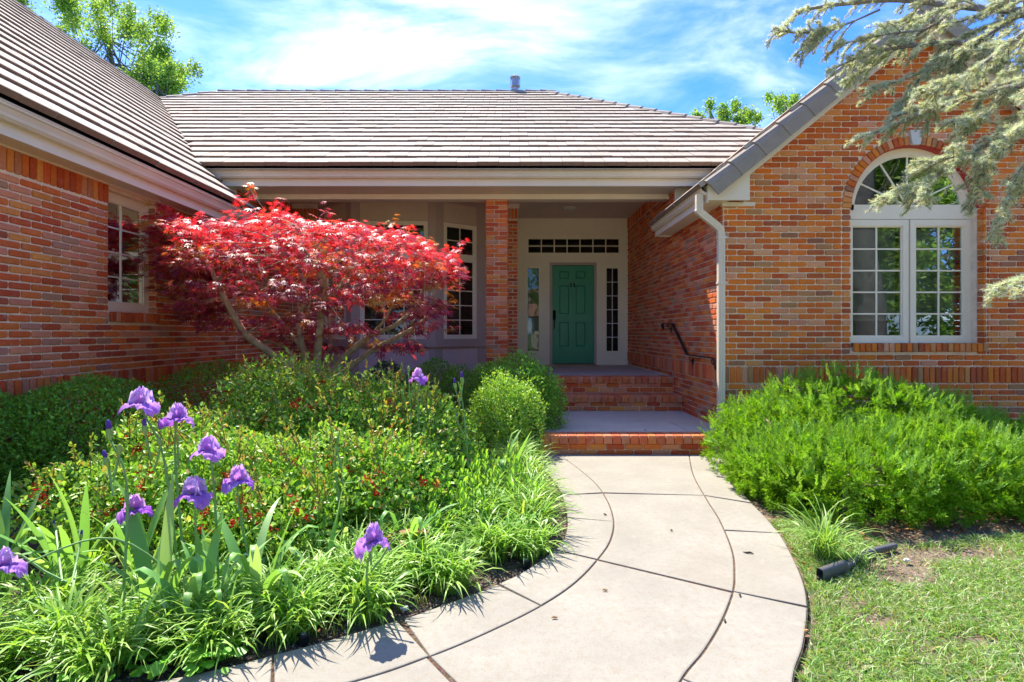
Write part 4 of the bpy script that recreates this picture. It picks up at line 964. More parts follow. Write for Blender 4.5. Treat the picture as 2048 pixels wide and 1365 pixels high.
where = ['by the brick step', 'hanging over the top of the walkway curve', 'behind the walkway curve beside the pale boxwood', 'at the outermost bulge of the bed', 'inside the bulge of the bed, behind the broad leaves', 'below the bulge of the bed, shading the slab', 'left of the bulge, beside the broad leaved plants',
    'above the bare mulch patch', 'behind the mulch patch, between quince and walkway', 'behind the single low iris bloom', 'to the left of the low iris bloom, further back', 'under the single low iris bloom', 'left of the low iris bloom against the quince', 'between the low iris bloom and the round leaved creeper', 'below the tall iris leaves, rear row', 'beside the black irrigation fitting', 'left of the tall iris stems, rear row', 'by the bottom edge where the walkway leaves the picture', 'near the left edge behind the low purple flower', 'at the bottom left corner of the picture', 'smallest, on the mulch at the walkway edge',
 'right under the low iris bloom, leaves hanging to the slab', 'left below the low iris bloom at the slab edge', 'at the slab edge beside the ivy', 'at the slab edge left of the ivy', 'in the bottom left corner, front row', 'low one at the upper end of the mulch patch', 'rearmost, touching the brick step', 'between the withered leaf and the low iris bloom', 'left behind the low iris bloom', 'among the feet of the iris cluster', 'directly right of the iris cluster']
for k, (x, y, L) in enumerate(clumps):
    t = thing('lilyturf_clump', (x, y, -.03), 'arching light green lilyturf clump '+where[k], 'grass clump', 'lilyturf clumps edging the walkway')
    big = 1 if k < 7 else .8
    leaf_obj('blades', [blades(int(330*big), (x, y), L*1.0, .0105, 1.0, LT, arch=.95, r0=.10, up0=(50, 88))], M['blade'], t, kind='stuff')
t = thing('grass_tuft', G(1650, 1112), 'single pale green arching grass tuft between walkway, juniper and black drain pipe', 'grass clump')
leaf_obj('blades', [blades(150, G(1650, 1112)[:2], .40, .0075, .9, [(.26,.43,.08), (.33,.50,.13), (.19,.38,.07)], arch=.9, r0=.05, up0=(48, 88)), blades(60, (1.99, 3.05), .16, .005, 1, [(.30,.48,.10)], r0=.06)], M['blade'], t, kind='stuff')
# --- broad leaved perennials
def rosette_plants(c, spread, n, h, name, label, cols, size=.085, lv=11, stem=True):
    t = thing(name, (c[0], c[1], -.03), label, 'plant'); P = []; A_ = []; NN = []; S_ = []; st = MB()
    for k in range(n):
        a = random.uniform(0, 6.28); r = math.sqrt(random.random()); b = np.array((c[0]+math.cos(a)*r*spread[0], c[1]+math.sin(a)*r*spread[1], -.03)); H = h*random.uniform(.7, 1.1)
        st.tube([tuple(b), tuple(b+np.array((random.uniform(-.02, .02), random.uniform(-.02, .02), H*.9)))], [.004, .002], 4, c=(.12, .26, .05))
        for j in range(lv):
            aa = j*2.4+random.random(); hh = H*(.35+.65*j/lv); el = math.radians(25+50*j/lv); P.append(b+np.array((0, 0, hh*.9))); d = np.array((math.cos(aa)*math.cos(el), math.sin(aa)*math.cos(el), math.sin(el))); A_.append(d)
            NN.append(np.array((-math.cos(aa)*math.sin(el), -math.sin(aa)*math.sin(el), math.cos(el)))+rng.normal(size=3)*.15); S_.append(size*random.uniform(.75, 1.15)*(1-.25*j/lv))
    P = np.array(P); leaf_obj('leaves', [batch(*T_LANCE, P, frames(np.array(A_), np.array(NN)), np.array(S_)*np.ones(len(P)), cmix(cols, len(P), .15))], M['leaf_soft'], t, kind='stuff'); st.build('stems', M['stem'], t, kind='stuff'); return t
PH = [(.22,.46,.05), (.30,.56,.06), (.17,.38,.045)]
rosette_plants((-.26,3.9), (.32,.5), 44, .50, 'phlox_plant', 'broad patch of upright lance leaved perennials beside the boxwood and lilyturf', PH, .115)
rosette_plants((-.42,3.35), (.25,.22), 18, .42, 'phlox_plant', 'lance leaved perennials in front of the low quince, next to the withered leaf', PH, .10)
rosette_plants((-2.0,2.85), (.45,.30), 40, .24, 'daisy_plant', 'light green toothed leaves crowding round the feet of the purple irises', [(.30,.54,.05), (.38,.60,.07), (.22,.44,.05)], .085)
rosette_plants((-1.35,2.95), (.25,.2), 14, .22, 'daisy_plant', 'small patch of toothed leaves between the iris leaves and the lilyturf', [(.20,.42,.04), (.15,.35,.04)], .085)
# creeper with round leaves near the edge
def creeper(name, label, spots):
    t = thing(name, (spots[0][0], spots[0][1], -.03), label, 'plant'); P = []; n = 0
    for x, y, s_, m in spots:
        q_ = rng.normal(size=(m, 3))*np.array((s_, s_, .02))+np.array((x, y, .03)); P.append(q_)
    P = np.concatenate(P); P[:, 2] = np.abs(P[:, 2])+.005
    tv = [(0,0,0), (.42,.05,.04), (.5,.5,.03), (0,.95,-.03), (-.5,.5,.03), (-.42,.05,.04)]
    leaf_obj('leaves', [batch(tv, [(0,1,2,3), (0,3,4,5)], P, frames(randdir(len(P))*np.array((1, 1, .2)), np.array((0, 0, 1))+rng.normal(size=P.shape)*.3), rng.uniform(.03, .055, len(P)), cmix([(.18,.46,.04), (.25,.54,.06)], len(P)))], M['leaf'], t, kind='stuff')
creeper('ivy_plant', 'round bright green ivy leaves at the slab edge beside the irrigation fitting', [(-1.22,2.12,.06,60), (-1.38,2.10,.06,50), (-1.62,2.05,.08,60)])
creeper('ivy_plant', 'glossy ivy leaves in the deep shade at the front foot of the low middle quince', [(-1.25,2.85,.2,220), (-.95,2.9,.15,120), (-1.6,3.0,.2,160)])
# --- bearded irises
IL = [(.22,.44,.10), (.27,.50,.13), (.17,.38,.10), (.34,.54,.20)]
def sword(b, az, L, W, el, drop, bend=.0, fold=None, seg=12):
    p = np.array(b, float); side = np.array((-math.sin(az), math.cos(az), 0)); v = []; f = []
    for k in range(seg+1):
        t = k/seg; w = W*.5*min(1, .7+.6*t)*(1-max(0, (t-.45)/.55)**2.0)+.0006; e = el-drop*t**1.6
        if fold and t > fold: e -= 2.2*min(1, (t-fold)*6)
        d = np.array((math.cos(e)*math.cos(az), math.cos(e)*math.sin(az), math.sin(e))); nn = np.cross(side, d)
        v += [tuple(p-side*w), tuple(p+nn*w*.22), tuple(p+side*w)]; p = p+d*L/seg+side*bend*L/seg*t; p[2] = max(p[2], -.02)
        if k < seg: n = 3*k; f += [(n, n+1, n+4, n+3), (n+1, n+2, n+5, n+4)]
    return v, f
def iris_leaf(par, *a, **k):
    v, f = sword(*a, **k); mb = MB(); c = random.choice(IL); j = random.uniform(.85, 1.15); mb.add(v, f, [x*j for x in c]); return mb.build('leaf', M['blade'], par, smooth=True)
def petal(L, W, curve, ruf, seed, cup=.25, nu=14, nv=13):
    rr_ = random.Random(seed); ph = rr_.uniform(0, 6); V = []; e = 0; p = np.array((0., 0., 0.)); 
    for j in range(nv+1):
        t = j/nv; w = W*.5*(math.sin(math.pi*min(1, .10+.86*t**.75))**.65); e = curve(t)
        for i in range(nu+1):
            s_ = i/nu*2-1; edge = abs(s_)**2*(.3+.7*t)
            V.append((s_*w, p[1]-edge*.004, p[2]+cup*w*s_*s_+ruf*edge*math.sin(ph+s_*7+t*17)+ruf*.5*math.sin(ph*2+t*15+s_*6)+ruf*.35*edge*math.sin(ph+s_*19-t*9)))
        p = p+np.array((0, math.cos(e), math.sin(e)))*L/nv
    Fq = [(j*(nu+1)+i, j*(nu+1)+i+1, (j+1)*(nu+1)+i+1, (j+1)*(nu+1)+i) for j in range(nv) for i in range(nu)]
    return V, Fq
PETC = [(.66,.43,.78), (.60,.36,.76), (.72,.50,.80)]
PETF = [(.46,.17,.66), (.52,.23,.72), (.38,.11,.60)]
def iris_flower(par, c, r, tint=1., seed=0):
    c = Vector(c); R_ = random.Random(seed)
    fl = MB(); fl.tube([c+Vector((0, 0, -r*.45)), c+Vector((0, 0, -r*.25)), c+Vector((0, 0, 0))], [r*.10, r*.16, r*.10], 7, c=(.22, .34, .08)); fo_ = fl.build('flower', M['stem'], par, smooth=True)
    for k in range(6):
        std = k < 3; a = 2*math.pi*(k % 3)/3+(0 if std else math.pi/3)+R_.uniform(-.2, .2)+seed
        if std: V, Fq = petal(r*1.35, r*1.6, lambda t: math.radians(50+60*t+60*max(0, t-.55)), r*.21, seed*7+k, cup=-.2)
        else: V, Fq = petal(r*1.75, r*1.5, lambda t: math.radians(30-118*t), r*.19, seed*7+k, cup=-.1)
        m3 = Matrix.Rotation(a, 3, 'Z') @ Matrix.Rotation(R_.uniform(-.12, .12), 3, 'X'); cb = R_.choice(PETC if std else PETF); cb = [x*tint*R_.uniform(.9, 1.1) for x in cb]
        mb = MB(); mb.add([c+m3 @ Vector(p) for p in V], Fq)
        for j_ in range(len(V)): q_ = (j_//15)/13; e2 = abs((j_ % 15)/14*2-1); kf = (.62+.38*q_+.22*e2**3)*(1+.10*math.sin((j_ % 15)*2.6)); mb.c.append((min(1, cb[0]*kf), min(1, cb[1]*kf*(.8+.35*e2)), min(1, cb[2]*(kf*.7+.3)), 1))
        mb.build('petal', M['petal'], fo_, smooth=True)
    for k in range(3):                                # pale beard / style arms
        a = 2*math.pi*k/3+math.pi/3+seed; d = Vector((math.cos(a+math.pi/2), math.sin(a+math.pi/2), 0)); b_ = MB(); b_.tube([c, c+d*r*.25+Vector((0, 0, r*.12)), c+d*r*.48+Vector((0, 0, r*.16))], [r*.07, r*.08, r*.03], 5, c=(.80, .62, .35)); b_.build('beard', M['petal'], fo_)
    return fo_
def bud(par, c, d, L, purple=.5):
    c, d = Vector(c), Vector(d).normalized(); b = MB(); b.tube([c, c+d*L*.2, c+d*L*.45, c+d*L*.62, c+d*L*.7], [L*.05, L*.14, L*.15, L*.09, L*.02], 8, c=(.26, .40, .10)); o = b.build('bud', M['stem'], par, smooth=True)
    if purple: b = MB(); b.tube([c+d*L*.4, c+d*L*.7, c+d*L*.93, c+d*L*1.0], [L*.10, L*.115, L*.07, L*.02], 8, c=(.14, .07, .36)); b.build('bud_tip', M['petal'], o, smooth=True)
def iris(base, tip, label, r=.07, flower=True, buds=(), leaves=4, tint=1., seed=1, mid=None, lsc=1., extra=()):
    b, t_ = Vector(base), Vector(tip); t = thing('iris_plant', base, label, 'iris', 'purple bearded irises'); m_ = Vector(mid) if mid else (b+t_)/2+Vector((0, 0, .06))
    st = MB(); st.tube(spline([b, m_, t_], n=6), [.006]*7+[.0045]*6, 7, c=(.19, .36, .11)); so_ = st.build('stem', M['stem'], t, smooth=True)
    if flower: iris_flower(t, t_+Vector((0, 0, r*.35)), r, tint, seed)
    for p, d, L, pu in buds:
        bud(t, p, d, L, pu)
        q_ = Vector(p); s_ = MB(); k = b.lerp(t_, max(.1, min(.95, (q_.z-b.z-.12)/(max(.1, t_.z-b.z))))); 
        if (q_-t_).length > .03: s_.tube([k, (k+q_)/2+Vector((0, 0, -.01)), q_], [.005, .005, .005], 6, c=(.19, .36, .11)); s_.build('stem_branch', M['stem'], t)
    rl = random.Random(seed)
    for k in range(leaves): iris_leaf(t, (b.x+rl.uniform(-.05, .05), b.y+rl.uniform(-.04, .04), -.03), rl.uniform(0, 6.28), rl.uniform(.33, .5)*lsc, rl.uniform(.028, .04), math.radians(rl.uniform(58, 84)), rl.uniform(.3, 1.5), fold=rl.choice((None, None, .6)))
    for e_ in extra: iris_leaf(t, *e_[:6], **(e_[6] if len(e_) > 6 else {}))
    return t
YI = 2.5
iris((-1.60,2.55,-.03), D(285,822,YI), 'tallest purple iris, wide open bloom and hanging bud, leftmost high bloom', .068, seed=1, buds=[(D(292,872,YI-.02), (-.1,0,1), .085, 1), (D(322,892,YI), (-.3,0,1), .07, 0)], mid=D(330,925,YI+.02), leaves=3)
iris((-1.62,2.62,-.03), D(352,848,2.6), 'purple iris with ruffled open bloom, second highest, right of the tallest', .062, seed=2, mid=D(352,930,2.62), leaves=3, buds=[(D(356,885,2.6), (.1,0,1), .05, 0)])
iris((-1.42,2.55,-.03), D(421,915,2.55), 'purple iris bloom with hanging lower petal against the red quince blossom', .064, seed=3, mid=D(430,990,2.55), leaves=3)
iris((-1.25,2.6,-.03), D(475,972,2.6), 'pale purple iris bloom furthest right of the close cluster', .060, seed=4, leaves=4, mid=D(482,1040,2.6))
iris((-1.46,2.45,-.03), D(390,1000,2.45), 'deep purple iris bloom in the centre of the cluster, above the sword leaves', .066, seed=5, leaves=4, mid=D(392,1060,2.46), tint=.95)
iris((-1.80,2.6,-.03), D(268,1030,2.6), 'purple iris bloom half hidden behind a broad sword leaf', .060, seed=6, leaves=3, mid=D(275,1080,2.6))
iris((-.66,2.46,-.03), D(743,1095,2.36), 'single low purple iris bloom leaning out over the lilyturf near the walkway', .064, seed=8, leaves=0, mid=(-.67,2.42,.2), buds=[(D(741,1075,2.4), (0,0,1), .04, 1), (D(783,1085,2.42), (.5,0,.6), .045, 0)])
iris((-1.75,2.35,-.03), D(222,880,2.45), 'unopened purple iris bud on a long leaning stem, left of the blooms', flower=False, seed=9, mid=D(255,980,2.42), leaves=2, buds=[(D(221,882,2.45), (-.1,0,1), .10, 1), (D(238,912,2.44), (.1,0,1), .08, 0), (D(218,935,2.46), (-.3,0,1), .085, 1)])
iris((-1.5,2.6,-.03), (-2.13,2.2,.32), 'purple iris with a long fallen stem, bloom at the left edge', .062, seed=10, leaves=2, mid=(-1.85,2.45,.36), buds=[(D(162,1080,2.5), (.1,0,.8), .05, 1), (D(112,1058,2.6), (-.2,0,.8), .045, 1), (D(45,1112,2.3), (-1,0,.2), .06, 1)])
iris((-.62,3.95,-.03), D(838,762,4.0), 'distant purple iris with one open bloom in front of the small boxwoods', .060, seed=11, leaves=3, mid=D(838,840,4.0))
iris((-.78,3.95,-.03), D(818,745,4.0), 'tall thin iris stem with closed green buds, left of the distant bloom', flower=False, seed=12, leaves=3, mid=D(822,850,4.0), buds=[(D(818,745,4.0), (0,0,1), .07, 0), (D(828,775,4.0), (.3,0,1), .06, 0), (D(806,790,4.0), (-.3,0,1), .06, 0)])
iris((-.30,3.9,-.03), D(918,765,3.95), 'iris stem with two long purple buds opening in front of the pale boxwood', flower=False, seed=13, leaves=5, mid=D(930,840,3.95), lsc=.9, buds=[(D(912,780,3.95), (-.1,0,1), .09, 1), (D(926,770,3.95), (-.1,0,1), .10, 1), (D(914,840,3.9), (.1,0,1), .05, 1)])
iris((-.95,3.05,-.03), D(680,860,3.1), 'thin iris stem with small green buds in the middle of the quince', flower=False, seed=14, leaves=3, mid=D(672,950,3.1), buds=[(D(676,905,3.1), (0,0,1), .05, 0), (D(682,930,3.1), (.1,0,1), .05, 0)])
# free standing fans of iris leaves
def fan(base, n, label, specs=None, L=(.36, .56), W=(.036, .052), seed=0, tone=1.):
    t = thing('iris_leaf_fan', base, label, 'iris', 'leafy iris fans without blooms'); rl = random.Random(seed)
    for k in range(n):
        if specs and k < len(specs): az, LL, WW, el, dr_, fo = specs[k]
        else: az, LL, WW, el, dr_, fo = rl.uniform(0, 6.28), rl.uniform(*L), rl.uniform(*W), rl.uniform(55, 85), rl.uniform(.2, 1.5), rl.choice((None, None, .55, .7))
        iris_leaf(t, (base[0]+rl.uniform(-.04, .04), base[1]+rl.uniform(-.04, .04), -.03), az, LL, WW, math.radians(el), dr_, fold=fo)
fan((-1.62,2.42,-.03), 9, 'broad upright sword leaves at the heart of the iris cluster', [(2.6,.66,.070,64,.15,None), (1.4,.70,.066,87,.1,None), (.4,.64,.055,72,.9,None), (-.5,.60,.05,78,1.6,.7)], seed=21)
fan((-1.22,2.5,-.03), 9, 'bent over grey green sword leaves right of the iris cluster', [(.1,.62,.045,78,.3,None), (.3,.64,.045,74,1.4,.7), (3.0,.5,.045,66,1.0,None), (-1.2,.55,.05,80,.9,.75)], seed=22, L=(.5, .66))
fan((-1.40,2.38,-.03), 8, 'short folded sword leaves below the central bloom', [(-.9,.5,.045,80,1.2,.7), (.6,.5,.045,74,1.0,.65)], seed=28, L=(.42, .55))
fan((-1.0,2.72,-.03), 4, 'tall folded sword leaf standing alone in front of the quince', [(.3,.62,.045,86,.25,.82), (1.0,.46,.04,80,.2,None), (2.8,.4,.04,55,.6,None)], seed=23)
fan((-2.3,2.75,-.03), 13, 'shaded bluish sword leaves at the left, in front of the big boxwood', seed=24, L=(.5, .7))
fan((-2.55,2.6,-.03), 12, 'sword leaves at the extreme left edge of the picture', seed=25, L=(.5, .7))
fan((-1.98,2.8,-.03), 11, 'leaning sword leaves between the big boxwood and the iris cluster', seed=26, L=(.5, .7))
fan((-.62,3.05,-.03), 5, 'curved sword leaves beside the withered brown leaf', [(2.8,.40,.036,50,1.2,None), (.4,.36,.034,68,1.5,.6)], seed=27)
fan((-.12,4.3,-.03), 9, 'upright sword leaves in front of the pale boxwood by the steps', seed=29, L=(.55,.75))
fan((-.55,4.1,-.03), 4, 'sword leaves left of the two opening purple buds', seed=30, L=(.4,.6))
# withered leaf
wl = MB(); v, f = sword((-.72,3.0,.16), .2, .28, .075, .25, .8); wl.add(v, f, (.36, .16, .07)); v, f = sword((-.72,3.0,.15), -.5, .2, .06, .1, .9); wl.add(v, f, (.30, .11, .05))
tag(wl.build('withered_leaf', M['leaf_soft'], smooth=True, origin=(-.72,3.0,.16)), 'withered rusty brown iris leaf between quince and lilyturf', 'leaf')
# --- lawn
def lawn(n):
    x = rng.uniform(.9, 6.5, n); y = rng.uniform(1.6, 3.75, n); 
    ok = inside([(p.x+.03, p.y) for p in S[3][::4]]+[(2.4, 3.3), (3.3, 3.5), (7, 3.75), (7, -1), (-1, -1)], x, y) & (np.abs(x/y) < 1.2)
    q_ = np.stack([x, y, np.zeros(n)], 1); dn = lump(q_, 5, .5, 2.2)+lump(q_, 9, .3, 7)
    bare = np.exp(-(((x-2.15)/.42)**2+((y-2.95)/.22)**2))*1.6+np.exp(-(((x-2.55)/.35)**2+((y-3.2)/.13)**2))*1.2+np.exp(-(((x-1.72)/.14)**2+((y-2.55)/.3)**2))*1.1+np.exp(-(((x-2.02)/.16)**2+((y-2.3)/.07)**2))*.9+np.exp(-(((x-1.75)/.1)**2+((y-2.2)/.05)**2))*.8
    ok &= (dn-bare*.8+rng.normal(size=n)*.25 > -.55); x, y = x[ok], y[ok]; n = len(x)
    az = rng.uniform(0, 6.28, n); d = np.stack([np.cos(az), np.sin(az), rng.uniform(.5, 2.0, n)], 1); L = rng.uniform(.035, .075, n); w = rng.uniform(.0016, .003, n)
    b = np.stack([x, y, np.full(n, -.034)], 1); d = unit(d); sd_ = unit(np.cross(d, rng.normal(size=(n, 3)))); m1 = b+d*(L*.55)[:, None]; d2 = unit(d+np.stack([np.cos(az)*.5, np.sin(az)*.5, -.35*np.ones(n)], 1)); e_ = m1+d2*(L*.5)[:, None]
    W_ = w[:, None]; V = np.stack([b-sd_*W_, b+sd_*W_, m1+sd_*W_*.9, m1-sd_*W_*.9, e_, e_], 1); f = np.array([(0,1,2,3), (3,2,4,5)])
    Fc = (f[None]+(np.arange(n)*6)[:, None, None]).reshape(-1, 4); C = np.repeat(cmix([(.19,.37,.06), (.24,.42,.08), (.37,.51,.20), (.14,.28,.045), (.48,.44,.27)], n, .22, [.22,.24,.26,.08,.2]), 6, 0)
    return V.reshape(-1, 3), Fc, C
o = leaf_obj('lawn', [lawn(190000)], M['blade'], None, kind='stuff'); tag(o, 'short patchy green lawn with dry bare spots in the lower right corner', 'lawn')
# dead thatch, mulch chips and dry leaves
def litter(n, poly, size, cols, zb=-.03, thin=.3, ybias=None):
    xs_ = [p[0] for p in poly]; ys_ = [p[1] for p in poly]; x = rng.uniform(min(xs_), max(xs_), n*3); y = rng.uniform(min(ys_), max(ys_), n*3); ok = inside(poly, x, y); x, y = x[ok][:n], y[ok][:n]; n = len(x)
    P = np.stack([x, y, zb+rng.uniform(0, .008, n)], 1); tv = [(-.5,-.3,0), (.5,-.2,.0), (.4,.3,0), (-.4,.25,0), (-.4,-.2,.25), (.4,-.12,.2), (.3,.2,.22), (-.3,.18,.25)]
    tf = [(4,5,6,7), (0,1,5,4), (1,2,6,5), (2,3,7,6), (3,0,4,7)]; az = rng.uniform(0, 6.28, n); yx = np.stack([np.cos(az), np.sin(az), rng.normal(size=n)*.2], 1); s_ = size*rng.uniform(.4, 1.3, n)
    return batch(tv, tf, P, frames(yx, np.array((0, 0, 1))+rng.normal(size=(n, 3))*.25), np.stack([s_, s_*rng.uniform(.3, 1, n), s_*thin], 1), cmix(cols, n, .3))
edge = [(p.x-.01, p.y) for p in S[0][::4] if p.y < 5.3]; bedp = edge+[(p[0]-.75, p[1]+.35) for p in edge[::-1]]
CH_ = [(.30,.22,.17), (.18,.12,.09), (.42,.34,.28), (.10,.07,.05), (.36,.26,.18), (.5,.44,.38)]
o = leaf_obj('mulch_chips', [litter(17000, bedp, .016, CH_)], M['leaf_soft'], None, kind='stuff'); tag(o, 'grey brown bark chips and grit scattered along the planting bed edge', 'mulch')
outp = [(p.x+.01, p.y) for p in S[3][::4] if p.y > 1.9 and p.y < 4.4]; rp2 = outp+[(2.6,4.2), (3.2,3.7), (6.5,4.0), (6.5,3.6), (3.3,3.35), (2.5,2.7), (1.95,2.6), (1.6,2.4), (1.2,1.9)]
o = leaf_obj('mulch_chips', [litter(9000, rp2, .016, CH_+[(.45,.36,.24)])], M['leaf_soft'], None, kind='stuff'); tag(o, 'dry bark chips and thatch between the walkway, the drain pipe and the junipers', 'mulch')
jl = [(2.2,3.35), (3,3.5), (4,3.62), (6.4,3.8), (6.4,4.2), (3,4.0), (2.3,3.7)]
DL = [(.40,.15,.05), (.30,.10,.04), (.48,.24,.10), (.22,.09,.05)]
def dry(n, poly, size=.035): 
    xs_ = [p[0] for p in poly]; ys_ = [p[1] for p in poly]; x = rng.uniform(min(xs_), max(xs_), n*4); y = rng.uniform(min(ys_), max(ys_), n*4); ok = inside(poly, x, y); x, y = x[ok][:n], y[ok][:n]; n = len(x)
    return batch(*T_OV2, np.stack([x, y, rng.uniform(-.02, .01, n)], 1), frames(randdir(n)*np.array((1, 1, .25)), np.array((0, 0, 1))+rng.normal(size=(n, 3))*.5), size*rng.uniform(.6, 1.3, n), cmix(DL, n, .25))
o = leaf_obj('dry_leaves', [dry(900, jl), dry(60, outp+[(p[0]+.08, p[1]) for p in outp[::-1]], .025)], M['leaf_soft'], None, kind='stuff'); tag(o, 'rust brown fallen leaves lying under the front edge of the junipers', 'leaves')
o = leaf_obj('dry_leaves', [dry(150, bedp, .028)], M['leaf_soft'], None, kind='stuff'); tag(o, 'small orange brown dry leaves among the mulch beside the lilyturf', 'leaves')
# thin young grass at the slab edge
t = thing('grass_tuft', G(880, 1180), 'thin sparse young grass sprouting from the mulch at the walkway edge', 'grass clump')
leaf_obj('blades', [blades(14, (p.x-.06-random.random()*.12, p.y+.03+random.random()*.08), .11, .003, .6, [(.22,.40,.07), (.35,.40,.12)], r0=.04, seg=4) for p in S[0][60:260:9]], M['blade'], t, kind='stuff')
t = thing('grass_tuft', G(1640, 1215), 'thin grass blades leaning against the right edge of the walkway', 'grass clump')
leaf_obj('blades', [blades(16, (p.x+.05+random.random()*.05, p.y), .09, .003, .8, [(.20,.40,.06), (.30,.44,.12)], r0=.04, seg=4) for p in S[3][200:380:7]], M['blade'], t, kind='stuff')
# ------------------------------------------------------------------ japanese maple
mp_ = thing('japanese_maple', (-2.25, 5.8, -.03), 'spreading red japanese maple with several bent trunks in front of the bay window', 'tree')
tr = MB(); ends = []
def stem(pts, r0, r1, n=6):
    P = spline([D(u, v, y) for u, v, y in pts], n=n); k = len(P)
    P = [p+Vector((random.uniform(-.006, .006), random.uniform(-.006, .006), 0)) for p in P]
    tr.tube(P, [r0+(r1-r0)*(i/(k-1))**.8 for i in range(k)], 8); ends.extend(P[k//2:]); return P
B0 = [(608,800,5.75), (604,760,5.78)]
stem(B0+[(590,738,5.78),(545,708,5.72),(492,668,5.65),(458,612,5.6),(432,560,5.6),(412,520,5.6)], .060, .022)
stem([(612,800,5.8),(600,745,5.85),(580,705,5.9),(560,690,5.95),(520,680,6.0)], .040, .014)
stem([(622,800,5.85),(618,740,5.9),(604,685,5.85),(598,640,5.9),(615,590,5.9),(600,540,5.9)], .050, .018)
c1 = stem([(632,800,5.8),(634,735,5.8),(640,665,5.75),(644,600,5.75),(640,555,5.8),(630,500,5.8)], .060, .018)
stem([(643,612,5.75),(660,590,5.7),(684,568,5.66),(704,540,5.62),(712,520,5.62),(722,505,5.6)], .034, .012)
stem([(684,568,5.66),(700,558,5.64),(718,545,5.6),(722,520,5.6)], .020, .008)
stem([(650,800,5.85),(668,740,5.9),(700,705,5.9),(742,672,5.85),(792,650,5.8),(832,612,5.75),(846,580,5.75)], .050, .014)
stem([(655,800,5.95),(690,745,6.0),(748,700,6.0),(800,672,5.95),(850,640,5.9),(868,600,5.85)], .045, .014)
stem([(742,672,5.85),(770,640,5.8),(785,610,5.8),(800,580,5.8)], .022, .010)
stem([(645,800,6.1),(655,740,6.2),(662,680,6.3),(658,620,6.35),(668,560,6.4)], .045, .016)
stem([(600,690,5.85),(560,640,6.1),(530,590,6.2),(520,540,6.2)], .026, .012)
stem([(640,640,5.75),(650,560,5.4),(610,500,5.2),(590,450,5.2)], .026, .010)
tr.build('trunk', M['bark'], mp_, smooth=True)
U = [300,340,400,480,560,640,700,760,800,850,890,935]; TP_ = [425,418,432,415,408,428,432,440,450,470,500,492]; BT = [520,610,650,680,690,715,715,718,715,690,620,525]
pads = []
for i in range(370):
    u = random.uniform(312, 896); tv_, bv = np.interp(u, U, TP_), np.interp(u, U, BT); t = random.random()**1.25
    if u < 500 and t > .8 and random.random() < .5: continue
    hw = math.sqrt(max(.05, 1-((u-600)/345)**2)); y = 5.8+random.uniform(-1, 1)*1.15*hw*(1-.3*t)
    if t > .55 and 440 < u < 820 and random.random() < .62: continue
    v = tv_+10+(bv-tv_-22)*t; p = Vector(D(u, v, y))
    if p.x < -4.0: y = 3.97*F/(VX-u); p = Vector(D(u, v, y))
    pads.append((p, t))
for (u, v, y) in ((500,372,5.6),(497,392,5.6),(485,404,5.6),(310,405,5.5),(330,412,5.5),(350,425,5.5),(785,440,5.7),(760,450,5.7),(820,455,5.7),(925,490,5.6),(912,502,5.6),(895,515,5.6),(880,530,5.6),(905,545,5.65),(905,600,5.7),(885,620,5.7),(835,705,5.6),(828,690,5.6),(560,405,5.6),(655,420,5.6),(400,428,5.6)):
    pads.append((Vector(D(u, v, y)), -.1))
O = []; AX = []; NR = []; SC = []; CC = []; tw = MB()
ctr = Vector((-2.3, 5.8, 1.9))
for p, t in pads:
    small = t < 0; m = 9 if small else random.randint(26, 38); r = .05 if small else random.uniform(.13, .26)
    outv = Vector((p.x-ctr.x, p.y-ctr.y, 0)); outv = outv.normalized() if outv.length > .1 else Vector((0, -1, 0))
    a = rng.uniform(0, 6.28, m); rr_ = r*np.sqrt(rng.random(m)); loc = np.array(p)+np.stack([rr_*np.cos(a), rr_*np.sin(a), rng.normal(size=m)*.03-rr_*.30], 1)
    d = np.stack([np.cos(a), np.sin(a), np.full(m, -.35-.45*max(0, t))], 1)*.8+np.array(outv)*.6+rng.normal(size=(m, 3))*.25
    nn = np.array((0, 0, 1))+rng.normal(size=(m, 3))*.35+np.array(outv)*.15
    O.append(loc); AX.append(d); NR.append(nn); SC.append(rng.uniform(.046, .076, m)*(1.08 if t > .5 else 1))
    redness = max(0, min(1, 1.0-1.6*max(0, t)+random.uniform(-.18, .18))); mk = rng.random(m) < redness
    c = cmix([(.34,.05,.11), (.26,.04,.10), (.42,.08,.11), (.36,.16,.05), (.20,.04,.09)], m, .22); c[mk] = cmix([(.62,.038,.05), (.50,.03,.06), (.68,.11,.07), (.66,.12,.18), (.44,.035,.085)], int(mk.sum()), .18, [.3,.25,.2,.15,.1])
    if random.random() < .08: c[:] = cmix([(.40,.26,.04), (.50,.20,.05)], m, .2)
    CC.append(c)
    e_ = min(ends, key=lambda q_: (q_-p).length); md = (e_+p)/2+Vector((0, 0, -.03)); st_ = e_ if (e_-p).length < .5 else p+(e_-p).normalized()*.35+Vector((0, 0, -.12)); tw.tube([st_, (st_+p)/2+Vector((random.uniform(-.03, .03), random.uniform(-.03, .03), -.02)), p+Vector((0, 0, -.03))], [.006, .004, .002], 4)
tw.build('twigs', M['bark'], mp_, kind='stuff')
O, AX, NR = map(np.concatenate, (O, AX, NR)); leaf_obj('crown', [batch(*T_MAPLE, O, frames(AX, NR), np.concatenate(SC), np.concatenate(CC))], M['maple_leaf'], mp_, kind='stuff')
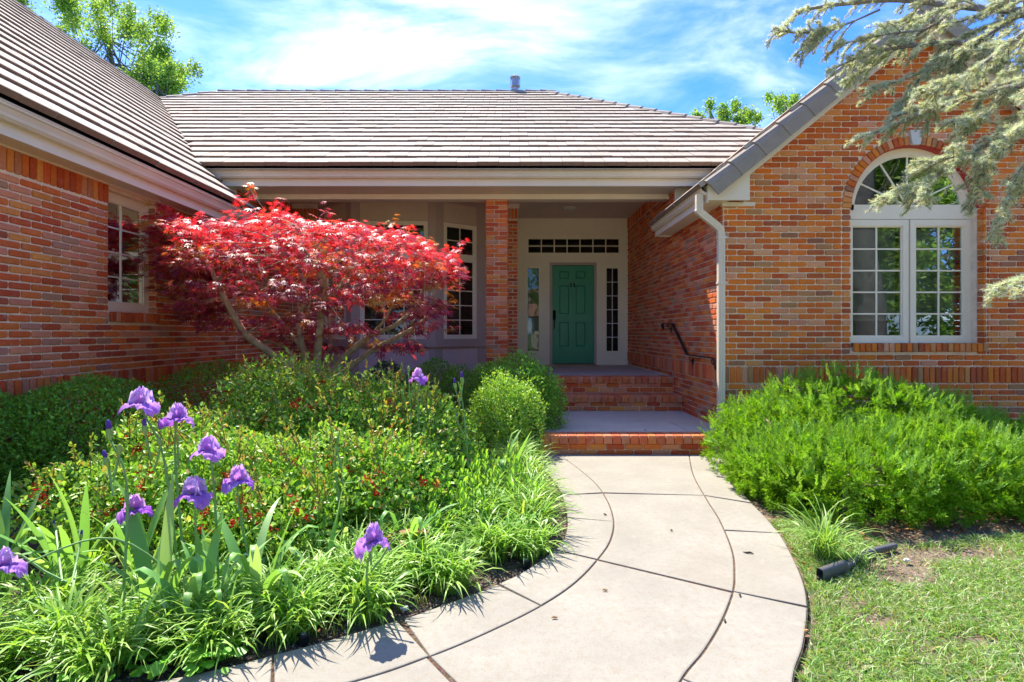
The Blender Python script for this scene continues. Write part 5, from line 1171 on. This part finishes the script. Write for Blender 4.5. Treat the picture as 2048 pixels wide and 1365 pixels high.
# ------------------------------------------------------------------ deciduous trees
def tree(base, H, cz, r, n, ls, label, cols, clusters=70, trunk=.16, cr=.5, group=None, name='leafy_tree', up=.5, seed=1, leafmat_='leaf_soft', bark='bark_grey', per=None):
    rl = random.Random(seed); t = thing(name, base, label, 'tree', group); b = Vector(base); top = Vector((base[0], base[1], cz))
    tb = MB(); P = spline([b, b.lerp(top, .5)+Vector((rl.uniform(-.2, .2), 0, 0)), top, top+Vector((rl.uniform(-.3, .3), 0, r[2]*.8))], n=5); tb.tube(P, [trunk*(1-.75*i/(len(P)-1)) for i in range(len(P))], 9); tb.build('trunk', M[bark], t, smooth=True)
    lb = MB(); OO = []; A_ = []; C_ = []
    for k in range(clusters):
        d = Vector((rl.gauss(0, 1), rl.gauss(0, 1), rl.gauss(0, 1)+.25)).normalized(); q_ = rl.uniform(.45, 1.0)**.6; wob = 1+.16*math.sin(d.x*5+seed)+.14*math.sin(d.z*7+d.y*4)
        e_ = Vector((base[0]+d.x*r[0]*q_*wob, base[1]+d.y*r[1]*q_*wob, cz+d.z*r[2]*q_*wob)); s_ = P[min(len(P)-1, max(3, int(len(P)*rl.uniform(.45, .95))))]
        lb.tube([s_, s_.lerp(e_, .5)+Vector((0, 0, -.1*r[2]*.3)), e_, e_+Vector((d.x, d.y, up+.4))*cr*.7], [trunk*.2, trunk*.12, trunk*.05, .005], 5)
        m = per or n//clusters; g = rng.normal(size=(m, 3))*cr*.42; g[:, 2] *= 1.1; ln = rng.random(m)**.7; pt = np.array(e_)+g*(1.15-ln[:, None]*.75)+ln[:, None]*np.array((d.x*.5, d.y*.5, up))*cr*1.1
        OO.append(pt); C_.append(cmix(cols, m, .2)*rl.uniform(.9, 1.1))
    lb.build('limbs', M[bark], t, smooth=True); OO = np.concatenate(OO); m = len(OO)
    leaf_obj('crown', [batch(*T_OV, OO, frames(rng.normal(size=(m, 3))+np.array((0, 0, .2)), rng.normal(size=(m, 3))+np.array((0, 0, .6))), ls*rng.uniform(.6, 1.25, m), np.concatenate(C_))], M[leafmat_], t, kind='stuff'); return t
GR = [(.24,.42,.06), (.30,.48,.08), (.18,.34,.05), (.38,.52,.14)]
tree((-15.6,20.5,-.1), 14, 10.6, (2.5,2.2,3.4), 36000, .12, 'tall fresh green leafy tree rising behind the left roof', GR, 85, cr=.62, seed=4, up=.8)
tree((-13.3,19.5,-.1), 12, 8.8, (1.6,1.6,2.4), 18000, .12, 'lower green tree crown just above where the two roofs meet', GR, 55, cr=.5, seed=5, up=.6)
tree((-19.2,20.5,-.1), 14, 11.3, (1.7,1.6,3.6), 12000, .12, 'thin green tree top further left behind the left roof ridge', GR, 34, cr=.5, seed=6, up=.8)
tree((9.9,26,-.1), 12, 11.2, (1.0,.9,2.1), 4600, .15, 'small green tree top above the right end of the long roof', GR, 17, cr=.45, seed=7, up=1.0)
tree((11.2,26,-.1), 12, 11.0, (.9,.9,1.7), 3200, .15, 'second small tree top, lower, above the right roof end', GR, 14, cr=.45, seed=8, up=.9)
tree((13.6,26,-.1), 12, 11.3, (1.0,.9,2.0), 3200, .15, 'sparse tree top touching the tiles of the right gable', GR, 14, cr=.45, seed=9, up=.8)
tree((-12,-15,-.1), 9, 6, (4.2,3.2,4.2), 9000, .30, 'round garden tree behind the camera, seen only in the bay window glass', GR, 60, cr=.9, seed=10)
tree((-5,-16,-.1), 9, 6, (4.2,3.2,4.4), 9000, .30, 'garden tree behind the camera, mirrored in the glass beside the door', GR, 60, cr=.9, seed=11)
tree((3,-17,-.1), 9, 6, (4.4,3.2,5.2), 12000, .30, 'garden tree behind the camera, opposite the porch steps', GR, 60, cr=.9, seed=12)
tree((14.5,-10,-.1), 9, 5.8, (4.2,3.2,5.4), 20000, .26, 'dense garden tree mirrored in the arched window', GR, 80, cr=.9, seed=13)
tree((20,-10.5,-.1), 9, 5.6, (4.4,3.2,5.4), 20000, .26, 'second dense garden tree mirrored in the arched window, further right', GR, 70, cr=.9, seed=14)
tree((10,-24,-.1), 13, 8, (6.5,4,7.5), 22000, .42, 'big tree behind the neighbouring trees, closing the gap between them', GR, 90, cr=1.3, seed=15)
tree((24,-19,-.1), 13, 8, (6.5,4,7.5), 22000, .42, 'big tree far behind the camera, filling the view mirrored in the arched window', GR, 90, cr=1.3, seed=16)
# neighbour's house, seen in the reflections
nb = thing('neighbour_house', (15, -26, 0), 'neighbouring low brick house behind the camera with a reddish roof', 'house')
q_ = MB(); q_.box(2, 26, -31, -24, -.1, 2.9); q_.build('wall', M['mortar'], nb)
q_ = MB(); q_.prism([(2-.5, -23.4, 2.8), (2-.5, -31.6, 2.8), (2-.5, -27.5, 5.6)], (25, 0, 0)); q_.build('roof', simple('neighbour_roof', (.42, .20, .14), .8, .1, 3), nb)
# ------------------------------------------------------------------ blue cedar
cd = thing('cedar_tree', (8.3, .3, -.1), 'blue green cedar whose drooping needle branches hang in from the upper right', 'tree')
tk = MB(); P = spline([(8.3,.3,-.1), (8.25,.35,2), (8.1,.3,4), (8.2,.4,7), (8.2,.4,10)], n=6); tk.tube(P, [.34*(1-.7*i/(len(P)-1)) for i in range(len(P))], 12); tk.tube(spline([(8.2,.33,1.9), (7.6,.5,2.9), (7.2,.9,4.2)], n=5), [.16-.007*i for i in range(11)], 9); tk.build('trunk', M['bark_grey'], cd, smooth=True)
LB = [ (.05, [(2300,60,2.6),(2120,30,3.4),(1940,15,3.9),(1800,0,4.2),(1690,8,4.3),(1640,15,4.3),(1600,25,4.3),(1562,62,4.3)]),
 (.014, [(1760,20,4.2),(1690,50,4.2),(1640,62,4.2),(1600,66,4.2),(1556,62,4.2)]), (.012, [(1665,58,4.2),(1630,75,4.2),(1612,100,4.2)]),
 (.045, [(2300,120,2.7),(2110,95,3.3),(1930,85,3.8),(1800,95,4.1),(1720,115,4.2),(1655,145,4.2)]), (.014, [(1850,60,4),(1770,70,4.1),(1700,85,4.2),(1665,100,4.2)]),
 (.045, [(2300,180,2.5),(2120,160,3.0),(1960,190,3.5),(1850,225,3.7),(1780,255,3.8),(1718,277,3.8)]),
 (.040, [(2300,260,2.4),(2100,240,3.0),(1985,285,3.3),(1900,335,3.4),(1830,370,3.45),(1748,406,3.5)]), (.012, [(1950,310,3.4),(1880,320,3.4),(1830,340,3.5)]), (.012, [(1900,335,3.4),(1850,370,3.4),(1838,395,3.4)]),
 (.02, [(2300,300,2.4),(2120,280,2.9),(2040,350,3.1),(2015,410,3.15),(1990,462,3.2)]),
 (.02, [(2300,520,2.3),(2120,545,2.6),(2040,560,2.8),(1988,582,2.85)]),
 (.03, [(2200,0,3.2),(2050,30,3.6),(1940,70,3.9),(1860,130,4),(1820,190,4),(1790,215,4)]), (.025, [(2000,50,3.8),(1920,120,3.9),(1880,190,3.9),(1850,265,3.9)]),
 (.03, [(2250,100,3),(2060,130,3.4),(1970,190,3.5),(1930,270,3.5),(1905,310,3.5)]), (.02, [(1900,30,4.1),(1820,80,4.2),(1750,130,4.25),(1700,160,4.3)]), (.02, [(2120,0,3.3),(2000,0,3.7),(1900,-20,4.1),(1780,-25,4.3),(1700,-10,4.3)]),
 (.02, [(2100,200,3.2),(2030,240,3.4),(1990,300,3.4),(1960,350,3.4),(1955,400,3.4)]), (.02, [(2100,60,3.4),(2020,100,3.6),(1980,130,3.7),(1900,200,3.8),(1860,215,3.8),(1780,235,3.8)]),
 (.02, [(2060,20,3.6),(1960,80,3.7),(1880,130,3.9),(1780,170,4.1),(1735,180,4.1)]), (.03, [(2200,-20,3.0),(2060,60,3.3),(1950,140,3.4),(1890,170,3.45),(1830,190,3.5)]), (.02, [(2150,120,3.1),(2040,170,3.3),(1960,230,3.4),(1900,245,3.4)]), (.02, [(2150,-60,3.5),(2040,-10,3.7),(1960,30,3.8),(1880,60,3.9),(1820,120,3.95)]), (.02, [(2150,180,3.0),(2060,240,3.1),(2010,280,3.15),(1960,330,3.2)]), (.02,[(2060,-30,4.0),(1960,-20,4.2),(1860,30,4.3),(1780,50,4.3),(1730,90,4.3)]),
 ]
lm = MB(); pts = []
def clothe(Pl, dens, jit=.008):
    for a, b in zip(Pl[:-1], Pl[1:]):
        n_ = max(1, int((b-a).length*dens))
        for i in range(n_): pts.append((a.lerp(b, random.random())+Vector((random.gauss(0, jit), random.gauss(0, jit), abs(random.gauss(0, jit)))), (b-a).normalized()))
for r0, pl in LB:
    P = spline([D(*p) for p in pl], n=7); k = len(P); lm.tube(P, [max(.004, r0*(1-.85*i/(k-1))*.62) for i in range(k)], 6)
    clothe(P[k//3:], 170); 
    i = int(k*.15)
    while i < k-1:
        for s_ in (-1, 1):
            if random.random() < .3: continue
            d = (P[i+1]-P[i]).normalized(); sd_ = d.cross(Vector((0, 0, 1))).normalized()*s_; L = random.uniform(.07, .22)*(1.05-.6*i/k)+.03
            dirv = (d*random.uniform(.4, .9)+sd_*random.uniform(.3, .8)+Vector((0, 0, random.uniform(-.6, .2)))).normalized(); e_ = P[i]+dirv*L; m_ = P[i]+dirv*L*.5+Vector((0, 0, .012)); lm.tube([P[i], m_, e_], [.005, .004, .002], 4); clothe([P[i], m_, e_], 175)
            for q_ in range(2):
                if L > .12: c0 = P[i].lerp(e_, random.uniform(.3, .85)); d2 = (dirv+Vector((random.uniform(-.8, .8), random.uniform(-.6, .6), random.uniform(-.9, .1)))).normalized(); e2 = c0+d2*L*random.uniform(.35, .6); lm.tube([c0, e2], [.003, .002], 4); clothe([c0, e2], 175)
        i += 1
lm.build('limbs', M['bark_grey'], cd, smooth=True)
tvn = []; tfn = []; rr_ = random.Random(5)
for k in range(11):
    d = Vector((rr_.gauss(0, 1), rr_.gauss(0, 1)+.9, rr_.gauss(0, 1)+.5)).normalized(); s_ = d.cross(Vector((.3, .2, 1))).normalized()*.055; n_ = len(tvn); tvn += [tuple(-s_), tuple(s_), tuple(d+s_*.35), tuple(d-s_*.35)]; tfn.append((n_, n_+1, n_+2, n_+3))
O = np.array([tuple(p) for p, d in pts]); A_ = np.array([tuple(d) for p, d in pts]); m = len(O)
leaf_obj('needles', [batch(tvn, tfn, O, frames(A_+rng.normal(size=(m, 3))*.5, rng.normal(size=(m, 3))+np.array((0, 0, .8))), rng.uniform(.014, .026, m), cmix([(.54,.62,.42), (.63,.70,.53), (.45,.53,.35), (.56,.54,.28), (.74,.76,.64)], m, .15))], M['cedar'], cd, kind='stuff')
# ------------------------------------------------------------------ small things on the ground
dp = thing('drain_pipe', G(1640, 1150), 'black plastic drain pipe lying on bare soil between the juniper and the lawn', 'pipe')
def ctube(Pl, w, h, par, nm, ridge=0):
    prof = []; k = 16
    for i in range(k):
        a = 2*math.pi*i/k; prof.append((w*math.copysign(abs(math.cos(a))**.6, math.cos(a)), h*math.copysign(abs(math.sin(a))**.6, math.sin(a))))
    P = spline(Pl, step=.008); sc = [1+(ridge if (i//2) % 2 else 0) for i in range(len(P))]; b = MB(); b.sweep(P, prof, cap=False, scale=sc); b.sweep(P, [(x*.86, y*.86) for x, y in prof], cap=False, scale=sc); return b.build(nm, M['pipe'], par, smooth=not ridge)
g1, g2, g3, g4 = G(1640, 1158), G(1690, 1140), G(1738, 1112), G(1790, 1092)
ctube([(g1[0], g1[1], .02), (g2[0], g2[1], .02)], .019, .035, dp, 'outlet'); ctube([(g2[0], g2[1], .010), (g3[0], g3[1]+.02, .006), (g4[0], g4[1], .0)], .017, .017, dp, 'hose', ridge=.08)
for k, (u, v, lb_) in enumerate(((608, 1275, 'small black irrigation fitting with a grey ring, in the mulch at the slab edge'), (1052, 1125, 'tiny black irrigation fitting at the bare mulch patch'))):
    g = G(u, v); s_ = MB(); s_.tube([(g[0], g[1], -.03), (g[0], g[1], .012), (g[0], g[1], .016)], [.022, .022, .018], 16); t = thing('irrigation_fitting', g, lb_, 'fitting'); s_.build('cap', M['black'], t)
    s_ = MB(); s_.tube([(g[0], g[1], .016), (g[0], g[1], .019)], [.012, .012], 14); s_.build('ring', M['zinc'], t)
for (u, v, L, az, c, lb_) in ((1497,1108,.06,2.7,(.06,.05,.04),'dark broken twig lying on the outer right slab'), (1481,1193,.022,1,(.12,.10,.07),'grey seed pod on the right joint of the walkway'), (1211,1183,.028,.1,(.42,.30,.18),'tan seed husk in the middle of the centre slab'),
        (1110,1238,.03,.2,(.45,.33,.2),'tan seed husk on the lower centre slab'), (1211,1031,.026,-.5,(.10,.06,.05),'dark seed pod beside the left curved joint'), (1450,1243,.03,1.2,(.2,.17,.13),'small chip stuck in the right curved joint'), (1291,862,.02,.4,(.08,.06,.05),'dark speck of leaf litter on the landing slab'), (1344,1063,.018,.4,(.08,.06,.05),'tiny dark crumb on the centre slab, upper half')):
    z0 = .206 if v < 900 else .0; g = G(u, v, z0); d = Vector((math.cos(az), math.sin(az), 0))*L/2; s_ = MB(); p = Vector(g)+Vector((0, 0, .006)); s_.tube([p-d, p-d*.4+Vector((0, .004, .003)), p+d*.3, p+d], [.002, .0055, .005, .0015], 6, c=c); tag(s_.build('debris_piece', M['leaf_soft'], smooth=True, origin=tuple(p)), lb_, 'debris')
def stone(g, r, lb_, seed):
    s_ = MB(); rl = random.Random(seed); ns = 7; rings = []
    for j in range(5):
        ph = -math.pi/2+math.pi*j/4
        for i in range(ns): a = 2*math.pi*i/ns; q_ = r*rl.uniform(.8, 1.15); rings.append((g[0]+math.cos(a)*math.cos(ph)*q_, g[1]+math.sin(a)*math.cos(ph)*q_*.8, -.02+r*.5+math.sin(ph)*q_*.6))
    s_.add(rings, [(j*ns+i, j*ns+(i+1) % ns, (j+1)*ns+(i+1) % ns, (j+1)*ns+i) for j in range(4) for i in range(ns)]); tag(s_.build('stone', M['keystone'], origin=tuple(g)), lb_, 'stone')
stone(G(810, 1213), .022, 'pale stone in the mulch above the walkway edge', 1); stone(G(1815, 1118), .022, 'pale stone on the bare soil at the top of the lawn', 2)
